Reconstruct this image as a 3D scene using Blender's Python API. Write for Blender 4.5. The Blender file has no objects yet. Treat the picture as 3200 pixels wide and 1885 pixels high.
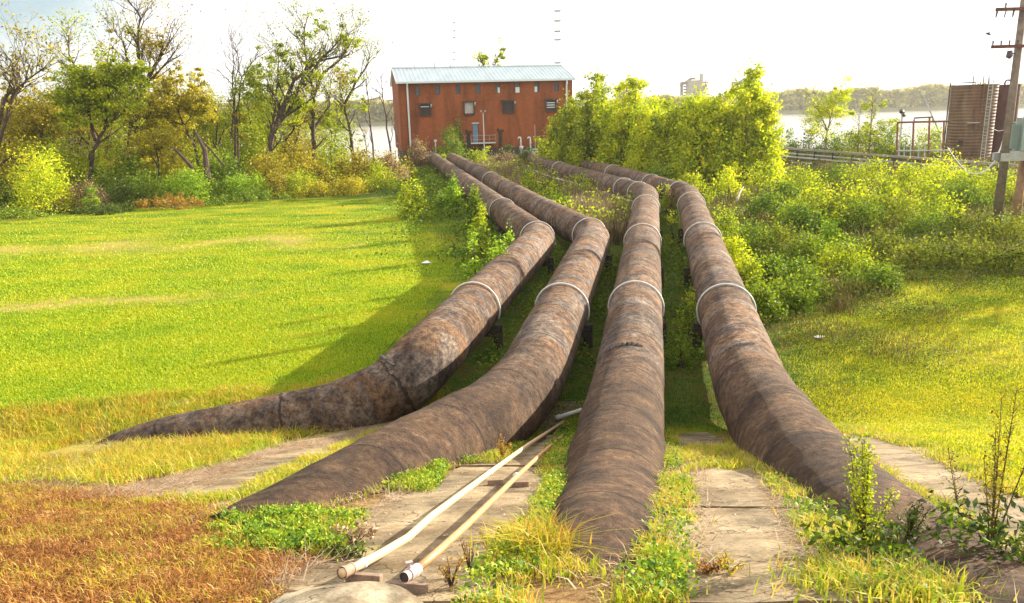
import bpy, math, random
import numpy as np
from mathutils import Vector, Matrix, noise as mnoise
S = bpy.context.scene
COL = S.collection
rad = math.radians
random.seed(7); RNG = np.random.default_rng(11)

# ------------------------------------------------------------------ camera, sky, sun, exposure
F_PX, PITCH, ROLL, EYE = 2400.0, rad(13.9), rad(1.6), 7.0
cam = bpy.data.cameras.new('camera'); camo = bpy.data.objects.new('camera', cam); COL.objects.link(camo)
S.camera = camo
cam.sensor_width = 36; cam.lens = 36 * F_PX / 3200; cam.clip_start = 0.05; cam.clip_end = 9000
_c, _s = math.cos(ROLL), math.sin(ROLL); _cp, _sp = math.cos(PITCH), math.sin(PITCH)
Rv = Vector((_c, -_s*_sp, -_s*_cp)); Uv = Vector((_s, _c*_sp, _c*_cp)); Fv = Vector((0, _cp, -_sp))
M = Matrix((Rv, Uv, -Fv)).transposed().to_4x4(); M.translation = (0, 0, EYE)
camo.matrix_world = M
S.render.resolution_x = 1024; S.render.resolution_y = 603
S.view_settings.view_transform = 'Standard'; S.view_settings.look = 'None'
S.view_settings.exposure = 1.5; S.view_settings.gamma = 1.0; S.view_settings.use_curve_mapping = False

SUN_EL, SUN_AZ = rad(18.0), rad(30.0)          # azimuth measured from +X towards +Y
sdir = Vector((math.cos(SUN_AZ)*math.cos(SUN_EL), math.sin(SUN_AZ)*math.cos(SUN_EL), math.sin(SUN_EL)))
sl = bpy.data.lights.new('sun', 'SUN'); sl.energy = 5.0; sl.angle = rad(0.5); sl.color = (1.0, 0.90, 0.74)
so = bpy.data.objects.new('sun', sl); COL.objects.link(so); so.location = (60, 40, 60)
so.rotation_euler = sdir.to_track_quat('Z', 'Y').to_euler()

W = bpy.data.worlds.new('World'); S.world = W; W.use_nodes = True
nt = W.node_tree; nt.nodes.clear()
def N(nt, t, **k):
    n = nt.nodes.new(t)
    for a, b in k.items(): setattr(n, a, b)
    return n
def L(nt, a, b): nt.links.new(a, b)
out = N(nt, 'ShaderNodeOutputWorld'); bg = N(nt, 'ShaderNodeBackground'); L(nt, bg.outputs[0], out.inputs[0])
sky = N(nt, 'ShaderNodeTexSky', sky_type='NISHITA', sun_disc=False)
sky.sun_elevation = SUN_EL; sky.sun_rotation = rad(90) - SUN_AZ; sky.altitude = 0; sky.air_density = 1.0; sky.dust_density = 2.0
bg.inputs[1].default_value = 0.1
tc = N(nt, 'ShaderNodeTexCoord')
mp = N(nt, 'ShaderNodeMapping'); mp.inputs['Scale'].default_value = (1.0, 1.0, 2.6); L(nt, tc.outputs['Generated'], mp.inputs[0])
cn = N(nt, 'ShaderNodeTexNoise'); cn.inputs['Scale'].default_value = 2.6; cn.inputs['Detail'].default_value = 7; cn.inputs['Roughness'].default_value = 0.55
L(nt, mp.outputs[0], cn.inputs['Vector'])
# clear patch in the upper left of the view (a direction in the sky)
dp = N(nt, 'ShaderNodeVectorMath', operation='DOT_PRODUCT'); L(nt, tc.outputs['Generated'], dp.inputs[0])
gd = Vector((-0.63, 0.86, 0.16)).normalized(); dp.inputs[1].default_value = gd
mr = N(nt, 'ShaderNodeMapRange'); mr.inputs[1].default_value = 0.955; mr.inputs[2].default_value = 1.0; mr.inputs[3].default_value = 0.0; mr.inputs[4].default_value = 0.38
L(nt, dp.outputs['Value'], mr.inputs[0])
su = N(nt, 'ShaderNodeMath', operation='SUBTRACT'); L(nt, cn.outputs[0], su.inputs[0]); L(nt, mr.outputs[0], su.inputs[1])
cr = N(nt, 'ShaderNodeMapRange'); cr.inputs[1].default_value = 0.14; cr.inputs[2].default_value = 0.42; L(nt, su.outputs[0], cr.inputs[0])
mx = N(nt, 'ShaderNodeMix', data_type='RGBA'); L(nt, cr.outputs[0], mx.inputs[0])
skb = N(nt, 'ShaderNodeMix', data_type='RGBA', blend_type='MIX'); skb.inputs[0].default_value = 0.5; L(nt, sky.outputs[0], skb.inputs[6]); skb.inputs[7].default_value = (1.3, 1.8, 2.2, 1)
L(nt, skb.outputs[2], mx.inputs[6]); mx.inputs[7].default_value = (4.9, 4.85, 4.8, 1)
L(nt, mx.outputs[2], bg.inputs[0])
S.cycles.use_adaptive_sampling = True
S.cycles.max_bounces = 6; S.cycles.transparent_max_bounces = 6

# ------------------------------------------------------------------ picking real positions
def ray(px, py):
    u = (px-1600)/F_PX; v = -(py-942.5)/F_PX
    U = u*_c + v*_s; V = -u*_s + v*_c
    return np.array([U, _cp+V*_sp, -_sp+V*_cp])
EY = np.array([0, 0, EYE])
def D(px, py, dep): return EY + ray(px, py)*dep
def DY(px, py, y):
    d = ray(px, py); return EY + d*(y/d[1])
def atz(px, py, z):
    d = ray(px, py); return EY + d*((z-EYE)/d[2])
TOE, SL = 15.97, 0.335
def slope_z(y): return (TOE-y)*SL
def gz(x, y):
    if y > 118: return -4.5*min(1, (y-118)/14.0)
    if y < -1: return slope_z(-1)
    if y > TOE+1.2: return 0.0
    z = slope_z(y)
    # rounded toe
    k = 0.22
    return max(z, 0)*1.0 if abs(z) > k else (z+k)**2/(4*k)
def G(px, py):
    d = ray(px, py)
    best = 1e9
    if d[2] < 0: best = (0-EYE)/d[2]
    den = d[2]+SL*d[1]
    if den < 0: best = min(best, (TOE*SL-EYE)/den)
    p = EY + d*best
    return p
def GF(px, py): return G(px*1.2703, py*1.2703)      # the same in the 2519-wide overview

# ------------------------------------------------------------------ object helpers
def tag(o, label=None, cat=None, group=None, kind=None):
    if label: o['label'] = label
    if cat: o['category'] = cat
    if group: o['group'] = group
    if kind: o['kind'] = kind
    return o
def empty(name, loc, label=None, cat=None, group=None, rz=0):
    o = bpy.data.objects.new(name, None); COL.objects.link(o); o.location = loc; o.rotation_euler = (0, 0, rz)
    o.empty_display_size = 0.2
    return tag(o, label, cat, group)
class MB:
    """collects geometry; vertices are in world space (shifted to the parent when linked)"""
    def __init__(s): s.v = []; s.f = []
    def quadbox(s, c, size, rz=0, rot=None):
        hx, hy, hz = size[0]/2, size[1]/2, size[2]/2
        R = rot if rot is not None else Matrix.Rotation(rz, 3, 'Z')
        b = len(s.v); c = Vector(c)
        for x, y, z in ((-1,-1,-1),(1,-1,-1),(1,1,-1),(-1,1,-1),(-1,-1,1),(1,-1,1),(1,1,1),(-1,1,1)):
            s.v.append(tuple(c + R @ Vector((x*hx, y*hy, z*hz))))
        for q in ((0,3,2,1),(4,5,6,7),(0,1,5,4),(1,2,6,5),(2,3,7,6),(3,0,4,7)): s.f.append([b+i for i in q])
        return s
    def beam(s, a, b, w, h):
        a = Vector(a); b = Vector(b); d = (b-a); Ln = d.length; d.normalize()
        up = Vector((0,0,1)) if abs(d.z) < 0.95 else Vector((1,0,0))
        y = up.cross(d).normalized(); z = d.cross(y)
        R = Matrix((d, y, z)).transposed()
        return s.quadbox((a+b)/2, (Ln, w, h), rot=R)
    def tube(s, pts, rr, n=8, cap=True):
        pts = [Vector(p) for p in pts]
        if not hasattr(rr, '__len__'): rr = [rr]*len(pts)
        b = len(s.v); prev = None
        for i, p in enumerate(pts):
            t = (pts[min(i+1, len(pts)-1)]-pts[max(i-1, 0)]).normalized()
            if prev is None:
                a = Vector((0,0,1)) if abs(t.z) < 0.9 else Vector((1,0,0))
                x = a.cross(t).normalized()
            else:
                x = (prev - t*prev.dot(t)).normalized()
            prev = x; y = t.cross(x)
            for k in range(n):
                an = 2*math.pi*k/n
                s.v.append(tuple(p + (x*math.cos(an)+y*math.sin(an))*rr[i]))
        for i in range(len(pts)-1):
            for k in range(n):
                k2 = (k+1) % n
                s.f.append([b+i*n+k, b+i*n+k2, b+(i+1)*n+k2, b+(i+1)*n+k])
        if cap:
            s.f.append([b+k for k in range(n)][::-1]); e = b+(len(pts)-1)*n; s.f.append([e+k for k in range(n)])
        return s
    def build(s, name, mat, parent=None, smooth=False, bevel=0):
        me = bpy.data.meshes.new(name)
        v = s.v
        if parent is not None:
            m = parent.matrix_world if False else world_of(parent)
            mi = m.inverted(); v = [tuple(mi @ Vector(p)) for p in v]
        me.from_pydata(v, [], s.f); me.materials.append(mat)
        if smooth: me.polygons.foreach_set('use_smooth', [True]*len(me.polygons))
        o = bpy.data.objects.new(name, me); COL.objects.link(o)
        if parent is not None: o.parent = parent
        if bevel:
            bm = o.modifiers.new('bevel', 'BEVEL'); bm.width = bevel; bm.segments = 2; bm.limit_method = 'ANGLE'
        return o
def world_of(o):
    m = Matrix.Translation(o.location) @ o.rotation_euler.to_matrix().to_4x4()
    return world_of(o.parent) @ m if o.parent else m
def soup(name, V, faces_per, mat, parent=None, smooth=False):
    """V (n, k, 3): n separate polygons groups; faces_per: list of index tuples inside one group"""
    n, k, _ = V.shape
    off = np.zeros(3)
    if parent is not None: off = np.array(world_of(parent).translation)
    me = bpy.data.meshes.new(name)
    me.vertices.add(n*k); me.vertices.foreach_set('co', (V-off).reshape(-1).astype(np.float32))
    base = (np.arange(n)*k)[:, None]
    loops = np.concatenate([np.array(f) for f in faces_per])
    sizes = np.array([len(f) for f in faces_per])
    LI = (base + loops[None, :]).reshape(-1)
    me.loops.add(len(LI)); me.loops.foreach_set('vertex_index', LI.astype(np.int32))
    st = np.concatenate([[0], np.cumsum(sizes)[:-1]])
    starts = ((np.arange(n)*sizes.sum())[:, None] + st[None, :]).reshape(-1)
    me.polygons.add(len(starts)); me.polygons.foreach_set('loop_start', starts.astype(np.int32))
    me.update(calc_edges=True); me.validate()
    me.materials.append(mat)
    o = bpy.data.objects.new(name, me); COL.objects.link(o)
    if parent is not None: o.parent = parent
    return o
def unit(a): return a/np.maximum(1e-9, np.linalg.norm(a, axis=-1, keepdims=True))
def leaf_quads(P, size, flat=0.0, aspect=0.55):
    n = len(P)
    d = unit(RNG.normal(size=(n, 3))*np.array([1, 1, 0.8])); w = unit(np.cross(d, RNG.normal(size=(n, 3))+np.array([0, 0, flat])))
    s = (size*RNG.uniform(0.6, 1.35, n))[:, None]
    nn = np.cross(d, w)*0.12*s
    return np.stack([P-d*s*0.5, P+w*s*aspect*0.5+nn, P+d*s*0.5, P-w*s*aspect*0.5+nn], axis=1)
QF = [(0, 1, 2, 3)]
def blades_arr(P, h, w, lean=0.35, lie=0.0, wind=(0, 0)):
    n = len(P); an = RNG.uniform(0, 2*math.pi, n); dr = np.stack([np.cos(an), np.sin(an), np.zeros(n)], 1)
    side = np.stack([-np.sin(an+RNG.normal(0, .6, n)), np.cos(an), np.zeros(n)], 1)
    hh = (h*RNG.uniform(0.45, 1.3, n))[:, None]; ww = (w*RNG.uniform(0.6, 1.4, n))[:, None]
    le = np.abs(RNG.normal(lean, lean*0.6, n))[:, None]
    wv = np.array([wind[0], wind[1], 0.0])
    up = np.array([0, 0, 1.0])
    if lie: up = up*(1-lie)
    mid = P + hh*0.55*up + (dr*le*0.35 + wv*0.3)*hh
    tip = P + hh*0.95*up*(1-0.3*np.minimum(le, 1.5)) + (dr*le*1.0 + wv)*hh
    return np.stack([P-side*ww*.5, P+side*ww*.5, mid+side*ww*.4, mid-side*ww*.4, tip], axis=1)
BF = [(0, 1, 2, 3), (3, 2, 4)]
def in_poly(x, y, poly):
    c = np.zeros(len(x), bool); n = len(poly)
    for i in range(n):
        x1, y1 = poly[i]; x2, y2 = poly[(i+1) % n]
        hit = ((y1 > y) != (y2 > y)) & (x < (x2-x1)*(y-y1)/(y2-y1+1e-12)+x1)
        c ^= hit
    return c
def ground_poly(fpoly, full=True):
    return [tuple((GF(*q) if full else G(*q))[:2]) for q in fpoly]
gzv = np.vectorize(gz)
def pnoise(x, y, s, seed=0.0):
    return np.array([mnoise.noise(Vector((a*s, b*s, seed))) for a, b in zip(x, y)])
def scatter(poly, n, thr=-2, ns=1.5, seed=0.0, edge=0.0):
    xs = [p[0] for p in poly]; ys = [p[1] for p in poly]
    m = 1.0; res = np.zeros((0, 2))
    A = max(0.02, abs(sum(xs[i]*ys[(i+1) % len(xs)]-xs[(i+1) % len(xs)]*ys[i] for i in range(len(xs))))/2)
    Ab = (max(xs)-min(xs))*(max(ys)-min(ys))
    N0 = int(n*Ab/A)+10
    x = RNG.uniform(min(xs), max(xs), N0); y = RNG.uniform(min(ys), max(ys), N0)
    if edge: jx = RNG.normal(0, edge, N0); jy = RNG.normal(0, edge, N0)
    else: jx = jy = 0
    k = in_poly(x+jx, y+jy, poly); x = x[k]; y = y[k]
    if thr > -1:
        k = pnoise(x, y, ns, seed) > thr+RNG.normal(0, .12, len(x)); x = x[k]; y = y[k]
    return np.stack([x, y, gzv(x, y)], 1) if len(x) else np.zeros((0, 3))

# ------------------------------------------------------------------ materials
def new_mat(name, rough=0.8, spec=0.3):
    m = bpy.data.materials.new(name); m.use_nodes = True; t = m.node_tree
    b = t.nodes['Principled BSDF']; b.inputs['Roughness'].default_value = rough
    b.inputs['Specular IOR Level'].default_value = spec
    return m, t, b
def ramp(t, fac, stops):
    r = N(t, 'ShaderNodeValToRGB'); el = r.color_ramp.elements
    while len(el) < len(stops): el.new(0.5)
    for e, (p, c) in zip(el, stops): e.position = p; e.color = (*c, 1)
    L(t, fac, r.inputs[0]); return r.outputs[0]
def noise(t, vec, scale, detail=4, rough=0.6, dist=0.0):
    n = N(t, 'ShaderNodeTexNoise'); n.inputs['Scale'].default_value = scale; n.inputs['Detail'].default_value = detail
    n.inputs['Roughness'].default_value = rough; n.inputs['Distortion'].default_value = dist
    if vec is not None: L(t, vec, n.inputs['Vector'])
    return n.outputs[0]
def pos(t, scale=(1, 1, 1), obj=True):
    tc = N(t, 'ShaderNodeTexCoord'); m = N(t, 'ShaderNodeMapping'); m.inputs['Scale'].default_value = scale
    L(t, tc.outputs['Object' if obj else 'UV'], m.inputs[0]); return m.outputs[0]
def mixc(t, fac, a, b, mode='MIX'):
    m = N(t, 'ShaderNodeMix', data_type='RGBA', blend_type=mode)
    for i, v in ((0, fac), (6, a), (7, b)):
        if hasattr(v, 'links'): L(t, v, m.inputs[i])
        elif i == 0: m.inputs[0].default_value = v
        else: m.inputs[i].default_value = (*v, 1)
    return m.outputs[2]
def math_(t, op, a, b=0.0, clamp=False):
    m = N(t, 'ShaderNodeMath', operation=op, use_clamp=clamp)
    for i, v in ((0, a), (1, b)):
        if hasattr(v, 'links'): L(t, v, m.inputs[i])
        else: m.inputs[i].default_value = v
    return m.outputs[0]
def bump(t, b, h, strength=0.5, dist=0.02):
    n = N(t, 'ShaderNodeBump'); n.inputs['Strength'].default_value = strength; n.inputs['Distance'].default_value = dist
    L(t, h, n.inputs['Height']); L(t, n.outputs[0], b.inputs['Normal'])
def simple(name, c, rough=0.7, var=0.25, scale=4, metal=0.0, spec=0.3, bmp=0.0):
    m, t, b = new_mat(name, rough, spec)
    n = noise(t, pos(t), scale, 5)
    c1 = tuple(x*(1-var) for x in c); c2 = tuple(min(1, x*(1+var)) for x in c)
    L(t, ramp(t, n, [(0.3, c1), (0.7, c2)]), b.inputs['Base Color']); b.inputs['Metallic'].default_value = metal
    if bmp: bump(t, b, noise(t, pos(t), scale*6, 4), bmp, 0.02)
    return m
def leaf_mat(name, cols, trans=0.35, nscale=0.6, nd=3):
    m = bpy.data.materials.new(name); m.use_nodes = True; t = m.node_tree; t.nodes.clear()
    o = N(t, 'ShaderNodeOutputMaterial'); geo = N(t, 'ShaderNodeNewGeometry')
    tcw = geo.outputs['Position']
    n = noise(t, tcw, nscale, nd, .65)
    f = math_(t, 'ADD', math_(t, 'MULTIPLY', geo.outputs['Random Per Island'], 0.62), math_(t, 'MULTIPLY', math_(t, 'SUBTRACT', n, 0.3), 0.95), clamp=True)
    st = [(i/(len(cols)-1)*0.9+0.05, c) for i, c in enumerate(cols)]
    c = ramp(t, f, st)
    d = N(t, 'ShaderNodeBsdfDiffuse'); tr = N(t, 'ShaderNodeBsdfTranslucent'); mx = N(t, 'ShaderNodeMixShader')
    gl = N(t, 'ShaderNodeBsdfGlossy'); gl.inputs['Roughness'].default_value = 0.55; m2 = N(t, 'ShaderNodeMixShader'); m2.inputs[0].default_value = 0.03
    L(t, c, d.inputs[0]); L(t, c, tr.inputs[0]); mx.inputs[0].default_value = trans
    L(t, d.outputs[0], mx.inputs[1]); L(t, tr.outputs[0], mx.inputs[2]); L(t, mx.outputs[0], m2.inputs[1]); L(t, gl.outputs[0], m2.inputs[2])
    L(t, m2.outputs[0], o.inputs[0])
    return m
SC = leaf_mat('scrub_leaves', [(.03, .05, .006), (.12, .16, .009), (.30, .34, .012), (.50, .46, .025)], .42)
YG = leaf_mat('leaves_yellow_green', [(.05, .10, .004), (.24, .32, .006), (.52, .58, .01), (.78, .72, .02)], .48)
YE = leaf_mat('leaves_bright_yellow', [(.12, .21, .005), (.40, .52, .008), (.74, .76, .012), (.95, .78, .03)], .5)
GR = leaf_mat('leaves_green', [(.025, .06, .006), (.10, .18, .008), (.24, .34, .01), (.44, .48, .02)], .42)
OL = leaf_mat('leaves_olive', [(.05, .06, .008), (.24, .22, .012), (.52, .42, .018), (.70, .54, .03)], .48)
OR = leaf_mat('leaves_orange_brown', [(.07, .04, .012), (.26, .14, .018), (.48, .27, .03), (.62, .44, .05)], .42)
DG = leaf_mat('leaves_dark_green', [(.015, .03, .006), (.05, .09, .010), (.12, .18, .012), (.26, .30, .02)], .35)
BG = leaf_mat('leaves_bright_green', [(.06, .16, .008), (.20, .36, .012), (.40, .56, .02), (.62, .72, .04)], .42)
RD = leaf_mat('reed_stems_tan', [(.07, .035, .025), (.22, .13, .08), (.40, .27, .14), (.55, .42, .22)], .3)
DEAD = leaf_mat('dead_grass', [(.04, .014, .006), (.18, .06, .012), (.38, .155, .028), (.54, .28, .06), (.72, .52, .26)], .3, 3.0, 6)
DRYF = leaf_mat('dead_leaf_litter', [(.12, .06, .03), (.34, .22, .12), (.66, .52, .36)], .2, 2)
LAWN = leaf_mat('lawn_grass', [(.10, .24, .004), (.30, .46, .005), (.52, .58, .008), (.70, .54, .03)], .35, .3, 7)
TUFT = leaf_mat('tuft_grass', [(.09, .15, .008), (.28, .38, .01), (.52, .52, .02), (.68, .48, .08), (.5, .26, .06)], .4, 1.3)
TALL = leaf_mat('tall_dry_grass', [(.16, .18, .01), (.42, .42, .02), (.62, .44, .04), (.55, .24, .04)], .4, 1.1)
CLOV = leaf_mat('clover_leaves', [(.02, .07, .008), (.10, .24, .01), (.32, .44, .02), (.62, .58, .03)], .35, 3.5)
BARK = simple('bark', (.075, .05, .04), .9, .45, 3, bmp=.6)
BARKL = simple('bark_pale', (.22, .15, .10), .9, .4, 3, bmp=.5)
# ------------------------------------------------------------------ ground
def lawn_left_edge(x):           # far edge of the left lawn
    return np.interp(x, [-60, -39, -28, -17, -10, -7], [56, 58.5, 65, 68, 66, 60])
GX = np.concatenate([-np.geomspace(1400, 62, 18), np.arange(-60, 60.1, .55), np.geomspace(62, 1400, 18)])
GY = np.concatenate([[-60, -20, -6, -3], np.arange(-1.5, 134, .45), [140]])
def make_ground():
    X, Y = np.meshgrid(GX, GY); x = X.ravel(); y = Y.ravel()
    z = gzv(x, y)
    nz = pnoise(x, y, .35, 3.)*.05 + pnoise(x, y, 1.3, 5.)*.02
    nz = np.where(y > TOE+.6, nz, np.where(y > 12, nz*.15, nz*.3-.01))
    z = z + nz - 0.02
    nx, ny = len(GX), len(GY)
    idx = np.arange(nx*ny).reshape(ny, nx)
    q = np.stack([idx[:-1, :-1], idx[:-1, 1:], idx[1:, 1:], idx[1:, :-1]], -1).reshape(-1, 4)
    me = bpy.data.meshes.new('ground'); me.from_pydata(np.stack([x, y, z], 1).tolist(), [], q.tolist())
    me.polygons.foreach_set('use_smooth', [True]*len(me.polygons))
    # zones: r = rough scrub soil, g = straw / bare, b = levee foreground soil
    n1 = pnoise(x, y, .16, 9.); n2 = pnoise(x, y, .5, 12.)
    far = np.clip((y-(lawn_left_edge(x)+n2*1.5))/1.5, 0, 1)
    pipex = np.interp(y, [17.8, 35, 53, 90], [-3.2, -1.5, -4.5, -11.0])
    mid = np.clip((x-(pipex+n2*.8))/1.0, 0, 1)*np.clip((y-15.5)/1.0, 0, 1)
    rl = np.interp(y, [15, 24, 28, 36, 50, 70], [7.5, 12, 22, 40, 90, 150])     # right lawn begins right of this
    rlawn = np.clip((x-np.interp(y, [15, 21, 25, 30, 36, 44], [6.6, 8.5, 10.5, 14, 24, 60])+n2*1.2)/1.5, 0, 1)
    rough = np.clip(np.maximum(far, mid*(1-rlawn)), 0, 1)
    rough = np.where((x > 12) & (y > 45), 1, rough)
    straw = np.exp(-((y-(44+x*.0+n1*5))/2.2)**2)*np.clip(n1*2+.8, 0, 1)*.9*(x < -8) + np.exp(-((y-(30.5+.12*(x+14)+n2*1.2))/1.1)**2)*np.clip((-x-9)/6, 0, 1)*.9
    straw = np.clip(straw + (x > 8)*np.clip(n1*1.6, 0, .7) + (x < -3)*np.clip((18.8-y)/1.6, 0, .75), 0, 1)
    soil = np.clip((15.2-y)/.8, 0, 1)*np.clip((7.4-x)/.6, 0, 1)
    ca = me.color_attributes.new('zone', 'FLOAT_COLOR', 'POINT')
    ca.data.foreach_set('color', np.stack([rough, straw, soil, np.ones_like(x)], 1).ravel())
    o = bpy.data.objects.new('ground', me); COL.objects.link(o)
    m, t, b = new_mat('ground_cover', 1.0, 0.1)
    at = N(t, 'ShaderNodeAttribute', attribute_name='zone'); sp = N(t, 'ShaderNodeSeparateColor'); L(t, at.outputs['Color'], sp.inputs[0])
    p = pos(t); pst = pos(t, (.35, 1, 1))
    base = ramp(t, noise(t, pst, .5, 6, .65), [(.36, (.08, .16, .006)), (.5, (.20, .26, .007)), (.62, (.36, .31, .018))])
    fine = ramp(t, noise(t, p, 9, 6, .75), [(.3, (.45, .5, .3)), (.55, (1, 1, 1)), (.75, (1.25, 1.2, 1.1))])
    base = mixc(t, 1.0, base, fine, 'MULTIPLY')
    straw_c = mixc(t, noise(t, p, 6, 5), (.32, .21, .07), (.52, .40, .12))
    f2 = math_(t, 'MULTIPLY', sp.outputs[1], math_(t, 'ADD', noise(t, p, 2.5, 5, .7), .35), clamp=True)
    base = mixc(t, f2, base, straw_c)
    scrub = ramp(t, noise(t, p, .9, 8, .75), [(.36, (.03, .06, .01)), (.46, (.07, .13, .015)), (.54, (.13, .14, .025)), (.64, (.15, .09, .035))])
    base = mixc(t, sp.outputs[0], base, scrub)
    soil_c = ramp(t, noise(t, p, 7, 6, .7), [(.3, (.14, .07, .03)), (.55, (.30, .19, .08)), (.75, (.48, .36, .18))])
    base = mixc(t, sp.outputs[2], base, soil_c)
    L(t, base, b.inputs['Base Color'])
    bump(t, b, noise(t, p, 7, 6, .75), .8, .08)
    me.materials.append(m)
    tag(o, 'grassy ground running from the levee slope across the lawn to the river', 'ground', kind='structure')
make_ground()

def water():
    m, t, b = new_mat('river_water', .12, .6)
    b.inputs['Base Color'].default_value = (.36, .34, .30, 1); b.inputs['Roughness'].default_value = .22
    bump(t, b, noise(t, pos(t, (1, 2.5, 1)), .6, 5, .6), .35, .25)
    MB_ = MB(); MB_.v = [(-1600, 124, -3), (1600, 124, -3), (1600, 775, -3), (-1600, 775, -3)]; MB_.f = [[0, 1, 2, 3]]
    tag(MB_.build('river', m), 'pale wide river behind the trees and the brick building', 'river', kind='structure')
    g = simple('far_bank_soil', (.20, .19, .10), .95, .3, .02)
    b2 = MB(); xs = np.linspace(-1600, 1600, 80)
    for x in xs: b2.v += [(x, 752+3*math.sin(x*.02)+2*math.sin(x*.071), -3.2), (x, 772, 1.5), (x, 1500, 3.0)]
    for i in range(79):
        for k in (0, 1): b2.f.append([i*3+k, (i+1)*3+k, (i+1)*3+k+1, i*3+k+1])
    tag(b2.build('far_bank', g, smooth=True), 'low far bank on the other side of the river', 'river bank', kind='structure')
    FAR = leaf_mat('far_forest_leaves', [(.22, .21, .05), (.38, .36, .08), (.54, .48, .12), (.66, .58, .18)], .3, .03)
    n = 90000
    x = RNG.uniform(-900, 1000, n); y = 768+np.abs(RNG.normal(0, 12, n))
    top = 19+np.interp(x, [-900, -200, 100, 500, 1000], [3, 3, -3, 1, 6])+pnoise(x, y*.2, .03, 2.)*4+pnoise(x, y*0, .13, 7.)*2.2
    z = top*RNG.uniform(0, 1, n)**.75
    tag(soup('far_forest', leaf_quads(np.stack([x, y, z-1], 1), 4.6, aspect=.8), QF, FAR), 'hazy olive band of forest along the far bank of the river', 'forest', kind='stuff')
water()

# ------------------------------------------------------------------ concrete apron on the levee slope
def concrete_mat(name, c=(.33, .255, .155), joint=True):
    m, t, b = new_mat(name, .9, .2); p = pos(t)
    n = noise(t, p, 1.1, 7, .7, .4); n2 = noise(t, p, 25, 4, .7)
    col = ramp(t, n, [(.36, tuple(v*.42 for v in c)), (.47, tuple(v*.78 for v in c)), (.56, c), (.68, tuple(min(1, v*1.4) for v in c))])
    vo = N(t, 'ShaderNodeTexVoronoi', feature='DISTANCE_TO_EDGE'); vo.inputs['Scale'].default_value = .55; dv = N(t, 'ShaderNodeVectorMath', operation='ADD'); L(t, p, dv.inputs[0]); nv = N(t, 'ShaderNodeTexNoise'); nv.inputs['Scale'].default_value = 3.0; nv.inputs['Detail'].default_value = 6; L(t, p, nv.inputs['Vector']); L(t, nv.outputs[1], dv.inputs[1]); L(t, dv.outputs[0], vo.inputs['Vector'])
    col = mixc(t, math_(t, 'MULTIPLY', math_(t, 'LESS_THAN', vo.outputs[0], .006), .8), col, (.05, .035, .025))
    sm = ramp(t, noise(t, pos(t, (.8, 1.6, 1)), 1.3, 7, .75, .8), [(.38, (.5, .43, .35)), (.55, (1, 1, 1))])
    col = mixc(t, .8, col, sm, 'MULTIPLY')
    col = mixc(t, 1.0, col, ramp(t, n2, [(.25, (.6, .56, .5)), (.5, (1, 1, 1)), (.8, (1.2, 1.2, 1.18))]), 'MULTIPLY')
    sk = ramp(t, noise(t, p, 60, 2, .5), [(.30, (.35, .3, .25)), (.36, (1, 1, 1))])
    col = mixc(t, .7, col, sk, 'MULTIPLY')
    L(t, col, b.inputs['Base Color']); bump(t, b, noise(t, p, 30, 6, .7), .5, .012)
    return m
CONC = concrete_mat('apron_concrete')
def slab(name, fpoly, label, lift=.012, thick=.10, full=True):
    poly = ground_poly(fpoly, full)
    # roughen the outline
    pts = []
    for i in range(len(poly)):
        a = Vector(poly[i]); b = Vector(poly[(i+1) % len(poly)]); k = max(1, int((b-a).length/.22))
        for j in range(k):
            p = a.lerp(b, j/k); q = p + Vector((mnoise.noise(Vector((p.x*2.2, p.y*2.2, 1))), mnoise.noise(Vector((p.x*2.2, p.y*2.2, 8)))))*.07
            pts.append(q)
    m = MB(); n = len(pts)
    for p in pts: m.v.append((p.x, p.y, gz(p.x, p.y)+lift))
    for p in pts: m.v.append((p.x, p.y, gz(p.x, p.y)+lift-thick))
    me_f = list(range(n)); m.f.append(me_f)
    for i in range(n): m.f.append([i, i+n, (i+1) % n+n, (i+1) % n])
    import bmesh
    o = m.build(name, CONC)
    bm = bmesh.new(); bm.from_mesh(o.data); bmesh.ops.recalc_face_normals(bm, faces=bm.faces); bmesh.ops.triangulate(bm, faces=[f for f in bm.faces if len(f.verts) > 4]); bm.to_mesh(o.data); bm.free()
    tag(o, label, 'concrete slab', kind='structure')
    return o
slab('concrete_apron', [(640, 1484), (700, 1392), (800, 1380), (870, 1370), (838, 1335), (860, 1290), (980, 1205), (1080, 1175), (1135, 1150), (1400, 1152), (1420, 1210), (1400, 1320), (1300, 1400), (1180, 1484)], 'concrete paving between the second and third big pipes under the two thin pipes')
slab('concrete_apron', [(1130, 1146), (1180, 1100), (1290, 1040), (1370, 990), (1450, 985), (1448, 1080), (1404, 1146)], 'small upper concrete panel under the far end of the thin pipes')
slab('concrete_apron', [(220, 1240), (340, 1190), (520, 1150), (700, 1090), (1000, 1010), (1090, 1000), (1060, 1030), (880, 1110), (745, 1180), (600, 1240), (420, 1260)], 'long narrow concrete paving between the first and second big pipes')
slab('concrete_apron', [(1640, 1247), (1650, 1150), (1850, 1150), (1990, 1250)], 'upper concrete panel between the third and fourth big pipes')
slab('concrete_apron', [(1640, 1252), (1994, 1255), (2140, 1400), (2260, 1484), (1640, 1484)], 'lower concrete panel between the third and fourth big pipes, streaked by weed shadows')
slab('concrete_apron', [(1650, 1120), (1650, 1070), (1740, 1064), (1790, 1100), (1790, 1130)], 'small pale concrete piece beside the third pipe at the toe of the slope')
slab('concrete_apron', [(2010, 1062), (2150, 1070), (2290, 1110), (2400, 1160), (2425, 1205), (2519, 1225), (2519, 1400), (2360, 1330), (2160, 1190)], 'curved concrete paving at the right of the fourth big pipe')
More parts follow.
